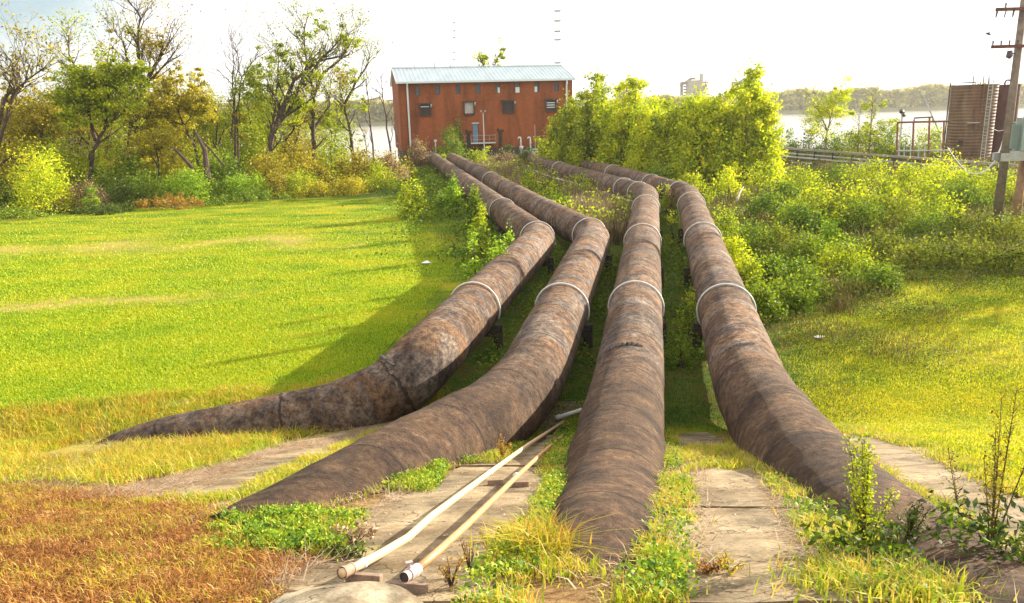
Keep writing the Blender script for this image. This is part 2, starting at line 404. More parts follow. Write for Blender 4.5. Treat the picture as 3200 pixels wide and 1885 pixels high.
slab('concrete_apron', [(-60, 1045), (-60, 1018), (250, 990), (430, 975), (640, 975), (790, 948), (830, 930), (880, 940), (640, 1010), (300, 1060)], 'narrow concrete strip along the toe at the left of the first big pipe')

# ------------------------------------------------------------------ the four big pipes
def pipe_mat():
    m, t, b = new_mat('corroded_coating', .85, .25)
    uv = N(t, 'ShaderNodeUVMap', uv_map='UVMap')
    def uvm(sx, sy):
        mm = N(t, 'ShaderNodeMapping'); mm.inputs['Scale'].default_value = (sx, sy, 1); L(t, uv.outputs[0], mm.inputs[0]); return mm.outputs[0]
    p = pos(t)
    n1 = noise(t, uvm(.7, 1.1), 1.0, 6, .65, .8)          # big patches
    n2 = math_(t, 'ADD', math_(t, 'MULTIPLY', noise(t, uvm(2.2, 4.0), 1.0, 8, .8, .4), .28), math_(t, 'MULTIPLY', noise(t, p, 6.5, 8, .8, .2), .72))
    n3 = noise(t, p, 22, 5, .75)
    brown = ramp(t, n2, [(.38, (.035, .022, .018)), (.46, (.16, .088, .05)), (.54, (.34, .20, .11)), (.66, (.52, .36, .22))])
    grey = ramp(t, n2, [(.38, (.05, .04, .045)), (.47, (.17, .13, .11)), (.56, (.40, .31, .24)), (.68, (.72, .60, .48))])
    geo = N(t, 'ShaderNodeNewGeometry'); sp = N(t, 'ShaderNodeSeparateXYZ'); L(t, geo.outputs['Position'], sp.inputs[0])
    upr = N(t, 'ShaderNodeMapRange'); upr.inputs[1].default_value = 12.5; upr.inputs[2].default_value = 17.0; L(t, sp.outputs[1], upr.inputs[0])
    gmask = N(t, 'ShaderNodeMapRange'); gmask.inputs[1].default_value = .46; gmask.inputs[2].default_value = .56; L(t, n1, gmask.inputs[0])
    gm = math_(t, 'MULTIPLY', gmask.outputs[0], math_(t, 'ADD', math_(t, 'MULTIPLY', upr.outputs[0], .85), .12), clamp=True)
    c = mixc(t, gm, brown, grey)
    soil = ramp(t, noise(t, p, 5, 8, .8), [(.36, (.025, .014, .010)), (.48, (.095, .052, .03)), (.58, (.19, .115, .062)), (.7, (.42, .30, .19))])
    sm = math_(t, 'SUBTRACT', 1.0, upr.outputs[0])
    c = mixc(t, math_(t, 'MULTIPLY', sm, .7), c, soil)
    big = ramp(t, noise(t, uvm(.8, .9), 1.3, 5, .6, .6), [(.36, (.42, .38, .40)), (.5, (.9, .9, .9)), (.66, (1.25, 1.18, 1.08))])
    c = mixc(t, .9, c, big, 'MULTIPLY')
    su_ = N(t, 'ShaderNodeSeparateXYZ'); L(t, uv.outputs[0], su_.inputs[0])
    vv = math_(t, 'ADD', math_(t, 'DIVIDE', su_.outputs[1], 2.7), math_(t, 'MULTIPLY', noise(t, p, 2.5, 5, .7), .10))
    wn = N(t, 'ShaderNodeTexWhiteNoise', noise_dimensions='2D'); cb = N(t, 'ShaderNodeCombineXYZ'); L(t, math_(t, 'FLOOR', vv), cb.inputs[0]); L(t, math_(t, 'FLOOR', math_(t, 'DIVIDE', su_.outputs[0], 7.0)), cb.inputs[1]); L(t, cb.outputs[0], wn.inputs[0])
    tone = N(t, 'ShaderNodeMapRange'); tone.inputs[3].default_value = .50; tone.inputs[4].default_value = .86; L(t, wn.outputs[0], tone.inputs[0])
    tcb = N(t, 'ShaderNodeCombineColor'); [L(t, tone.outputs[0], tcb.inputs[i_]) for i_ in range(3)]
    c = mixc(t, 1.0, c, tcb.outputs[0], 'MULTIPLY')
    fr_ = math_(t, 'FRACT', vv); ln_ = math_(t, 'MULTIPLY', math_(t, 'LESS_THAN', fr_, .022), .75)
    c = mixc(t, ln_, c, (.02, .014, .012))
    # dark tar spots and pale specks
    c = mixc(t, ramp(t, noise(t, uvm(1.6, 5), 1.1, 7, .8, .8), [(.56, (0, 0, 0)), (.64, (.7, .7, .7))]), c, (.035, .026, .03))
    c = mixc(t, ramp(t, noise(t, p, 34, 4, .8), [(.57, (0, 0, 0)), (.66, (.75, .75, .75))]), c, (.045, .028, .022))
    c = mixc(t, ramp(t, n3, [(.66, (0, 0, 0)), (.74, (.8, .8, .8))]), c, (.60, .50, .40))
    c = mixc(t, ramp(t, n3, [(.24, (.85, .85, .85)), (.34, (0, 0, 0))]), c, (.03, .022, .02))
    L(t, c, b.inputs['Base Color'])
    h = math_(t, 'ADD', noise(t, p, 14, 7, .75), math_(t, 'MULTIPLY', n2, 1.2))
    bump(t, b, h, .95, .06)
    return m
PIPE = pipe_mat()
STRAP = simple('strap_metal', (.62, .60, .56), .5, .2, 8, spec=.5)
TIMB = simple('dark_timber', (.06, .045, .035), .95, .5, 5, bmp=.6)
PR, ZC = 0.78, 1.15
def path_from(px_up, bend, kink, tail):
    pts = [atz(x, y, ZC) for x, y in px_up]
    return [Vector(p) for p in pts + [atz(*bend, ZC), (*kink, ZC)] + tail]
PATHS = {
 1: path_from([(1352, 492), (1533, 633)], (1688, 752), (-2.15, 18.1), [(-2.9, 17.5, .54), (-4.2, 17.15, .08), (-5.3, 17.0, -.06), (-6.4, 16.8, -.2), (-7.4, 16.5, -.28), (-8.3, 16.3, -.40), (-9.0, 16.15, -.62), (-9.5, 16.05, -.95)]),
 2: path_from([(1414, 497), (1676, 648)], (1858, 743), (.33, 16.1), [(-.35, 14.3, 1.14), (-1.0, 12.9, 1.3), (-1.75, 11.1, 1.54), (-2.2, 9.6, 1.80), (-2.6, 8.3, 2.05), (-2.95, 7.0, 2.3)]),
 3: path_from([(1640, 487), (1724, 524)], (2022, 612), (2.5, 15.9), [(2.15, 14.2, 1.2), (1.8, 12.4, 1.34), (1.42, 10.2, 1.66), (1.2, 8.8, 1.9), (.88, 7.0, 2.46), (.7, 6.0, 2.72), (.52, 4.7, 2.9)]),
 4: path_from([(1760, 508), (1938, 548)], (2150, 612), (5.0, 15.2), [(4.8, 13.6, 1.24), (4.52, 11.8, 1.45), (4.02, 9.1, 1.92), (3.66, 7.0, 2.46), (3.36, 5.2, 2.96), (3.18, 4.0, 3.33), (3.05, 2.6, 3.74)])}
def smooth_path(P, rb=1.1):
    """round every corner with a short arc and resample"""
    out = [P[0]]
    for i in range(1, len(P)-1):
        a, b, c = P[i-1], P[i], P[i+1]
        r1 = min(rb, (b-a).length*.45); r2 = min(rb, (c-b).length*.45)
        s = b+(a-b).normalized()*r1; e = b+(c-b).normalized()*r2
        for k in range(5):
            t = k/4; out.append(s*(1-t)**2+b*2*t*(1-t)+e*t*t)
    out.append(P[-1])
    res = [out[0]]
    for a, b in zip(out, out[1:]):
        n = max(1, int((b-a).length/.22))
        for k in range(1, n+1): res.append(a.lerp(b, k/n))
    return res
def frames(P):
    fr = []
    for i, p in enumerate(P):
        t = (P[min(i+1, len(P)-1)]-P[max(i-1, 0)]).normalized()
        x = t.cross(Vector((0, 0, 1))).normalized(); y = x.cross(t)
        fr.append((p, t, x, y))
    return fr
PIPE_FR = {}
LABP = {1: 'leftmost of the four big rusty pipes, curving away to the lower left', 2: 'second big rusty pipe from the left, running down beside the thin pipes',
        3: 'third big rusty pipe from the left, running straight towards the viewer', 4: 'rightmost of the four big rusty pipes, curving off to the lower right'}
STR = {1: [(1514, 966), (1567, 662), (1700, 745)], 2: [(1757, 968), (1529, 567), (1862, 735)],
       3: [(2001, 965), (2012, 757), (2030, 652), (2022, 603), (1957, 590), (1752, 531)],
       4: [(2267, 972), (2198, 752), (2160, 643), (2144, 603), (2062, 576), (1919, 543)]}
def big_pipe(k):
    P = smooth_path(PATHS[k]); fr = frames(P); PIPE_FR[k] = fr
    root = empty('discharge_pipe', tuple(P[0]), LABP[k], 'pipe', 'big rusty discharge pipes')
    n = 40; V = []; UV = []; ln = 0
    for i, (p, t, x, y) in enumerate(fr):
        if i: ln += (p-fr[i-1][0]).length
        for j in range(n):
            a = 2*math.pi*j/n; dr = x*math.cos(a)+y*math.sin(a)
            q = p+dr*PR
            soft = 1.0 if p.y < 13.5 else .35
            w = mnoise.noise(q*1.1+Vector((k*9, 0, 0)))*.035*soft + mnoise.noise(q*4)*.014*soft + mnoise.noise(Vector((ln*3.1, math.cos(a), k)))*.009
            V.append(tuple(q+dr*w))
    F = []
    for i in range(len(fr)-1):
        for j in range(n): F.append((i*n+j, (i+1)*n+j, (i+1)*n+(j+1) % n, i*n+(j+1) % n))
    F.append(tuple(range(n))); e = (len(fr)-1)*n; F.append(tuple(e+j for j in range(n))[::-1])
    me = bpy.data.meshes.new('barrel'); me.from_pydata([tuple(Vector(v)-P[0]) for v in V], [], F)
    me.polygons.foreach_set('use_smooth', [True]*(len(F)-2)+[False]*2)
    uvl = me.uv_layers.new(name='UVMap'); cum = [0]
    for i in range(1, len(fr)): cum.append(cum[-1]+(fr[i][0]-fr[i-1][0]).length)
    data = []
    for i in range(len(fr)-1):
        for j in range(n):
            for (ii, jj) in ((i, j), (i+1, j), (i+1, j+1), (i, j+1)): data += [jj/n*5.0+k*7, cum[ii]]
    data += [0.0]*(2*2*n)
    uvl.data.foreach_set('uv', data)
    me.materials.append(PIPE)
    o = bpy.data.objects.new('barrel', me); COL.objects.link(o); o.parent = root
    for si, q in enumerate(STR[k]):
        w = Vector(atz(*q, ZC)); i = min(range(len(fr)), key=lambda i: (fr[i][0]-w).length)
        p, t, x, y = fr[i]; mb = MB(); pts = []
        tilt = .35 if si == 0 else .2
        for a in np.linspace(-40 if si == 0 else -20, 200, 34):
            a = rad(a); pts.append(p+(x*math.cos(a)+y*math.sin(a))*(PR+.045)+t*tilt*math.cos(a)*-.25)
        if si == 0:
            e = pts[0]; pts = [e+Vector((.22, -.05, -1.0)) * 1.0, e+Vector((.12, -.03, -.45))]+pts
        mb.tube(pts, .028 if si == 0 else .026, 6); mb.build('strap', STRAP, root, smooth=True)
    return root
PIPEROOT = {k: big_pipe(k) for k in PATHS}
def rag(k, y0, a0, a1, label, wid=.10, lift=.03, mat=None):
    fr = PIPE_FR[k]; i = min(range(len(fr)), key=lambda i: abs(fr[i][0].y-y0)); p, t, x, y = fr[i]
    m = MB(); n = 22
    for j in range(n+1):
        a = rad(a0+(a1-a0)*j/n); d = x*math.cos(a)+y*math.sin(a)
        jj = mnoise.noise(Vector((j*.7, k, 3)))*.08
        w = wid*(.6+.6*abs(mnoise.noise(Vector((j*.9, k, 1)))))
        l = lift+.04*abs(mnoise.noise(Vector((j*.5, k, 9))))
        m.v += [tuple(p+d*(PR+.005)+t*(jj-w)), tuple(p+d*(PR+l)+t*(jj)), tuple(p+d*(PR+.005)+t*(jj+w*.3))]
    for j in range(n):
        for q in (0, 1): m.f.append([j*3+q, (j+1)*3+q, (j+1)*3+q+1, j*3+q+1])
    tag(m.build('torn_wrapping', mat or CONC, PIPEROOT[k]), label)
TAPE = simple('torn_tape', (.16, .14, .13), .6, .4, 9)
rag(1, 17.6, 20, 120, 'torn dark wrapping band at the bend', .09, .05, TAPE)
rag(3, 16.2, 55, 112, 'flap of torn coating on top of the pipe', .10, .05, TAPE)
rag(4, 16.0, 40, 100, 'raised seam of torn coating', .05, .03, TAPE)

# trestles below the pipes
def support(p, t, x, label, h0=0.0):
    top = p.z-PR+.16
    root = empty('pipe_support', (p.x, p.y, gz(p.x, p.y)), label, 'pipe support', 'timber supports under the big pipes')
    m = MB(); m.beam(p+x*-.86+Vector((0, 0, top-p.z-.04)), p+x*.86+Vector((0, 0, top-p.z-.04)), .34, .24); m.build('cap_beam', TIMB, root, bevel=.02)
    for s in (-.78, .78):
        q = p+x*s; mm = MB(); mm.tube([(q.x, q.y, -.3), (q.x, q.y, ZC-.42)], [.15, .14], 10)
        mm.build('pile', TIMB, root)
for k, ys in {1: [22.6, 33.2, 43, 60], 2: [22.4, 33.5, 45], 3: [22.3, 30.5, 40], 4: [22.0, 30.0, 40]}.items():
    for yy in ys:
        fr = PIPE_FR[k]; i = min(range(len(fr)), key=lambda i: abs(fr[i][0].y-yy)); p, t, x, y = fr[i]
        nth = ['leftmost', 'second', 'third', 'rightmost'][k-1]; wh = ['nearest', 'second nearest', 'third nearest', 'farthest'][ys.index(yy)]
        support(p, t, x, f'{wh} dark timber support under the {nth} big pipe')
#PART2
# ------------------------------------------------------------------ grasses, litter and ground cover
def grass_stuff(name, V, faces, mat, label, cat='grass'):
    return tag(soup(name, V, faces, mat), label, cat, kind='stuff')
def strips(polys, dens, thr=-2, ns=1.5, seed=0., edge=.06):
    out = []
    for fp in polys:
        poly = ground_poly(fp); xs = [p[0] for p in poly]; ys = [p[1] for p in poly]
        A = abs(sum(xs[i]*ys[(i+1) % len(xs)]-xs[(i+1) % len(xs)]*ys[i] for i in range(len(xs))))/2
        out.append(scatter(poly, int(A*dens), thr, ns, seed, edge))
    return np.concatenate(out)
S1 = [(150, 1140), (330, 1100), (600, 1080), (820, 1035), (1000, 990), (1085, 960), (1095, 990), (900, 1035), (700, 1085), (560, 1135), (430, 1170), (250, 1200), (100, 1190), (0, 1200), (0, 1120)]
S2 = [(1070, 1000), (1100, 1005), (970, 1075), (880, 1130), (740, 1190), (640, 1250), (560, 1290), (480, 1250), (330, 1245), (420, 1225), (600, 1205), (760, 1125), (900, 1072)]
S3 = [(-40, 1010), (250, 985), (560, 955), (700, 965), (840, 930), (850, 945), (640, 1000), (420, 1040), (200, 1095), (-40, 1130)]
S4 = [(-40, 1185), (250, 1215), (330, 1240), (460, 1245), (560, 1290), (600, 1350), (720, 1395), (680, 1484), (660, 1500), (-40, 1500)]
S7 = [(1095, 1105), (1200, 1085), (1310, 1028), (1335, 1012), (1345, 1018), (1335, 1045), (1230, 1140), (1110, 1145)]
S8 = [(1430, 990), (1470, 1000), (1450, 1090), (1430, 1140), (1405, 1200), (1375, 1300), (1390, 1385), (1480, 1415), (1570, 1420), (1640, 1380), (1690, 1440), (1680, 1500), (1110, 1500), (1150, 1440), (1240, 1340), (1310, 1280), (1345, 1200), (1335, 1140), (1380, 1060)]
S9 = [(1640, 1060), (1672, 1100), (1690, 1180), (1705, 1260), (1690, 1350), (1690, 1440), (1600, 1440), (1570, 1400), (1605, 1300), (1625, 1200)]
S9b = [(1660, 1100), (1770, 1105), (1820, 1080), (1880, 1135), (1880, 1170), (1760, 1152), (1680, 1165)]
S10 = [(1860, 1140), (1920, 1175), (2005, 1225), (2060, 1290), (2210, 1370), (2420, 1490), (2080, 1490), (2010, 1430), (1985, 1330), (1930, 1240)]
S11 = [(2035, 1065), (2110, 1110), (2200, 1175), (2330, 1255), (2540, 1370), (2540, 1470), (2400, 1395), (2280, 1270), (2150, 1160)]
S12 = [(2010, 1060), (2030, 1050), (2160, 1060), (2300, 1100), (2420, 1160), (2540, 1215), (2540, 1235), (2420, 1195), (2290, 1122), (2150, 1078)]
S5 = [(555, 1290), (700, 1268), (800, 1275), (868, 1285), (850, 1320), (830, 1370), (740, 1375), (660, 1365), (590, 1335)]
S6 = [(970, 1182), (1020, 1150), (1080, 1150), (1105, 1160), (1070, 1190), (1020, 1215), (982, 1205)]
P = strips([S1, S2, S7, S8, S9, S9b, S10, S11, S12], 2300, -.10, 1.6, 4.)
grass_stuff('tuft_grass', blades_arr(P, .13, .011, .55), BF, TUFT, 'yellow green tufted grass growing along the joints of the concrete between the pipes')
P = strips([S3, S1], 420, -.35, .9, 2.)
grass_stuff('tall_grass', blades_arr(P, .27, .015, .6, wind=(.15, 0)), BF, TALL, 'tall yellow and orange grass along the toe at the left of the first pipe')
P = strips([S3, S1], 1200, .08, 1.1, 7., edge=.15)
grass_stuff('green_clumps', blades_arr(P, .15, .013, .7), BF, LAWN, 'shorter green clumps mixed into the tall grass at the left toe')
P = strips([S4], 5200, -.5, 1.1, 4., edge=.2); P[:, 2] += RNG.uniform(0, .03, len(P))
P[:, 2] += np.clip(pnoise(P[:, 0], P[:, 1], 2.2, 3.), 0, 1)*.06
V = blades_arr(P, .058, .008, 1.2)
grass_stuff('dead_grass', V, BF, DEAD, 'matted rust brown dead grass covering the lower left corner')
P = strips([S4], 1100, -.02, 1.4, 6.)
grass_stuff('fresh_grass', blades_arr(P, .11, .009, .7), BF, TALL, 'sparse yellow green blades sprouting through the dead grass')
P = strips([S5, S6, S7, S8], 2600, -.1, 1.2, 8.); P[:, 2] += RNG.uniform(0.01, .14, len(P))
V1 = leaf_quads(P, .034, .8, .8)
P = strips([S5, S6], 12000, -.12, 3.2, 5., edge=.2); hh = (.10+.16*np.clip(pnoise(P[:, 0], P[:, 1], 4., 2.)+.3, 0, 1))*RNG.uniform(0, 1, len(P)); P[:, 2] += hh
V2 = leaf_quads(P, .034, .8, .7)
P = strips([S10, S9], 1300, .05, 1.2, 3.); P[:, 2] += RNG.uniform(0.01, .14, len(P))
grass_stuff('ground_cover', np.concatenate([V1, V2, leaf_quads(P, .034, .8, .8)]), QF, CLOV, 'low leafy green ground cover spilling over the concrete beside the pipes', 'ground cover')
P = strips([S5, S6], 1500, -2, edge=.15)
grass_stuff('mixed_blades', blades_arr(P, .17, .011, .6), BF, TUFT, 'yellow grass blades mixed into the leafy patches beside the second pipe')
# straw litter along the edges
EDG = [[(540, 1150), (700, 1095), (1000, 1012), (1060, 1000), (1000, 1035), (700, 1115), (480, 1200), (330, 1235), (250, 1225), (440, 1170)],
       [(560, 1290), (760, 1180), (900, 1105), (1000, 1050), (1010, 1055), (900, 1120), (700, 1230), (640, 1275), (600, 1300)],
       [(690, 1484), (640, 1430), (700, 1385), (860, 1375), (870, 1385), (760, 1400), (700, 1484)],
       [(1680, 1130), (1720, 1200), (1720, 1300), (1700, 1420), (1730, 1430), (1740, 1300), (1735, 1180), (1710, 1130)],
       [(870, 1290), (1000, 1200), (1010, 1210), (900, 1290), (860, 1330)], [(0, 1180), (220, 1190), (330, 1225), (330, 1260), (200, 1230), (0, 1210)],
       [(1860, 1160), (1900, 1200), (1990, 1330), (2100, 1430), (2200, 1484), (2120, 1484), (1990, 1400), (1900, 1240)]]
P = strips(EDG, 900, -2, edge=.08); P[:, 2] += .012+RNG.uniform(0, .02, len(P))
grass_stuff('straw_litter', blades_arr(P, .10, .008, 2.6, lie=.85), BF, DRYF, 'pale dry straw litter along the edges of the concrete', 'straw')
def contact():
    pts = []
    for k, fr in PIPE_FR.items():
        for p, t, x, y in fr:
            rel = gz(p.x, p.y)-p.z
            if p.y < 17.3 and abs(rel) < PR:
                hf = math.sqrt(PR*PR-rel*rel)
                for sgn in (-1, 1):
                    for _ in range(34):
                        q = p+x*sgn*(hf+random.gauss(.03, .07))+t*random.uniform(-.12, .12); pts.append((q.x, q.y, gz(q.x, q.y)+.01))
            elif p.y < 17.3 and rel < PR+.35:
                for _ in range(60):
                    q = p+x*random.gauss(0, .22)+t*random.uniform(-.12, .12); pts.append((q.x, q.y, gz(q.x, q.y)+.01))
    P = np.array(pts); k = RNG.uniform(0, 1, len(P)) < .6
    grass_stuff('dry_fringe', blades_arr(P[k], .10, .010, 1.4), BF, DRYF, 'dry stems and debris gathered where the big pipes sink into the slope', 'dry grass')
    grass_stuff('green_fringe', blades_arr(P[~k], .11, .011, .7), BF, TUFT, 'short green blades along the buried sides of the big pipes')
contact()
P = strips([[(20, 1170), (330, 1080), (470, 1062), (480, 1105), (330, 1125), (100, 1190)]], 1500, -.2, 1.5, 3., edge=.15)
grass_stuff('dry_debris', blades_arr(P, .13, .011, 1.6), BF, DRYF, 'dry grass and debris over the buried end of the first pipe', 'dry grass')
# pebbles on the slabs
def pebbles():
    P = strips([[(1650, 1160), (1850, 1160), (1990, 1250), (2240, 1470), (1650, 1470)], [(900, 1280), (1130, 1160), (1400, 1160), (1300, 1390), (900, 1390)]], 14)
    m = MB()
    for p in P:
        r = random.uniform(.006, .02)
        b = len(m.v)
        for d in ((1, 0, 0), (0, 1, 0), (-1, .1, 0), (0, -1, 0), (0, 0, .8)): m.v.append((p[0]+d[0]*r, p[1]+d[1]*r*.8, p[2]+.012+d[2]*r))
        for k in range(4): m.f.append([b+k, b+(k+1) % 4, b+4])
    tag(m.build('gravel', simple('pebble', (.5, .42, .32), .9, .5, 30)), 'small loose pebbles strewn over the concrete slabs', 'gravel', kind='stuff')
pebbles()
# lawn blades, denser where the lawn is near
def lawn():
    out = []
    # left lawn
    n = 420000
    y = 17.3+np.minimum(RNG.exponential(11, n), 48); x = RNG.uniform(-1, .0, n)*(y*.72+4)+(-1)
    k = (y < lawn_left_edge(x)) & (x < np.interp(y, [17.3, 20, 35, 45, 60], [-6, -4.2, -2.5, -4.5, -9])); x, y = x[k], y[k]
    out.append((x, y))
    n = 160000
    y = 14.5+np.minimum(RNG.exponential(9, n), 30); x = 6+RNG.uniform(0, 1, n)*(y*.55)
    k = (x > np.interp(y, [15, 21, 25, 30, 36, 44], [6.6, 8, 9.5, 12, 20, 60])+RNG.normal(0, .5, len(x))) & (y > np.interp(x, [6, 9, 12], [16.2, 14.5, 12])); out.append((x[k], y[k]))
    poly = ground_poly([(2020, 1050), (2160, 1058), (2300, 1098), (2420, 1158), (2540, 1213), (2640, 1215), (2640, 930), (1960, 980)])
    Q = scatter(poly, 60000, edge=.25); out.append((Q[:, 0], Q[:, 1]))
    x = np.concatenate([a for a, b in out]); y = np.concatenate([b for a, b in out])
    n1 = pnoise(x, y, .16, 9.); n2 = pnoise(x, y, .5, 12.)
    st = np.exp(-((y-(44+n1*5))/2.2)**2)*np.clip(n1*2+.8, 0, 1)*(x < -8) + np.exp(-((y-(30.5+.12*(x+14)+n2*1.2))/1.1)**2)*np.clip((-x-9)/6, 0, 1) + (x > 8)*np.clip(n1*1.6, 0, .6)
    k = RNG.uniform(0, 1, len(x)) > st*.85*(pnoise(x, y, 1.1, 3.) > -.1); x, y = x[k], y[k]
    P = np.stack([x, y, gzv(x, y)-.01], 1)
    sc = np.clip(y/26, .8, 2.0)
    V = blades_arr(P, .075*sc**.4, .018*sc, .5)
    rt = P[:, 0] > 5.5
    grass_stuff('lawn_grass', V[~rt], BF, LAWN, 'mown yellow green lawn grass left of the pipes')
    RL_ = leaf_mat('rough_lawn_grass', [(.10, .18, .004), (.34, .40, .006), (.66, .62, .012), (.86, .64, .04)], .4, .45, 7)
    grass_stuff('lawn_grass', V[rt], BF, RL_, 'rougher golden and green lawn grass right of the pipes')
    # weedy strip between pipes and lawn, and below the pipes
    n = 130000; y = 16.3+RNG.uniform(0, 1, n)**1.5*75; fx = np.interp(y, [16, 20, 35, 45, 60, 95], [-3.4, -4.2, -2.5, -4.5, -9, -18]); tx = np.interp(y, [16, 22, 30, 40, 60, 95], [8.2, 9.6, 10.5, 14, 14, 14])
    x = fx+(tx-fx)*RNG.uniform(0, 1, n)+RNG.normal(0, .35, n); y = np.maximum(y+RNG.normal(0, .5, n)*(y < 24), 15.2); P = np.stack([x, y, gzv(x, y)], 1); k = pnoise(x, y, .5, 4) > -.25+RNG.normal(0, .15, n)-(y < 24)*.4; P = P[k]
    hz = np.clip(P[:, 1]/45, .5, 1.6)
    V = blades_arr(P, .16*hz, .028*hz, .6)
    grass_stuff('weedy_grass', V, BF, leaf_mat('weedy_mix', [(.02, .05, .006), (.07, .15, .008), (.18, .26, .01), (.30, .26, .03)], .38, .7, 6), 'rough green weeds growing under and between the raised pipes')
lawn()

def middle_reeds():
    def line(k, y): 
        fr = PIPE_FR[k]; return min(fr, key=lambda f: abs(f[0].y-y))[0].x
    ys = np.linspace(38, 108, 60); l1 = np.array([line(1, v) for v in ys]); l2 = np.array([line(2, v) for v in ys]); l3 = np.array([line(3, min(v, 104)) for v in ys])
    n = 34000; y = RNG.uniform(40, 110, n); a = np.interp(y, ys, l2)+1.0; b = np.interp(y, ys, l3)-1.0; x = a+(b-a)*RNG.uniform(0, 1, n)
    nn = pnoise(x, y, .22, 5.); P = np.stack([x, y, gzv(x, y)], 1); k = nn > -.05
    grass_stuff('brown_reeds', blades_arr(P[k], 1.25, .05, .25), BF, leaf_mat('brown_reeds', [(.05, .03, .02), (.18, .12, .07), (.34, .25, .13), (.26, .28, .05)], .35, .6), 'brown and tan tall weeds filling the ground between the second and third pipes', 'reeds')
    n = 26000; y = RNG.uniform(36, 112, n); b = np.interp(y, ys, l1)-.7; x = b-np.abs(RNG.normal(0, 2.6, n)); P = np.stack([x, y, gzv(x, y)+RNG.uniform(0, .7, n)**1.3], 1)
    k = pnoise(x, y, .35, 2.) > -.1; P = P[k]
    grass_stuff('weed_bank', leaf_quads(P, .17), QF, GR, 'leafy green weeds crowding the left side of the first pipe', 'weeds')
    n = 22000; y = RNG.uniform(20, 60, n); k = RNG.integers(0, 3, n); xs = np.zeros(n)
    Y0 = np.linspace(17, 62, 50); X_ = [np.array([line(q, v) for v in Y0]) for q in (1, 2, 3, 4)]
    for q in range(3):
        m = k == q; a = np.interp(y[m], Y0, X_[q])+.6; b = np.interp(y[m], Y0, X_[q+1])-.6; xs[m] = a+(b-a)*RNG.uniform(0, 1, m.sum())
    P = np.stack([xs, y, RNG.uniform(0, 1, n)**2*.6], 1); kk = pnoise(xs, y, .6, 7.) > -.05; P = P[kk]
    grass_stuff('low_weeds', leaf_quads(P, .10), QF, GR, 'low leafy weeds in the shaded gaps between the four pipes', 'weeds')
    n = 9000; y = RNG.uniform(42, 100, n); a = np.interp(y, ys, l2)+.8; b = np.interp(y, ys, l3)-.8; x = a+(b-a)*RNG.uniform(0, 1, n); kk = pnoise(x, y, .45, 11.) > .05; P = np.stack([x, y, RNG.uniform(.2, 1.5, n)], 1)[kk]
    grass_stuff('leafy_weeds', leaf_quads(P, .2), QF, YG, 'yellow green leafy weeds standing among the brown reeds between the pipes', 'weeds')
middle_reeds()
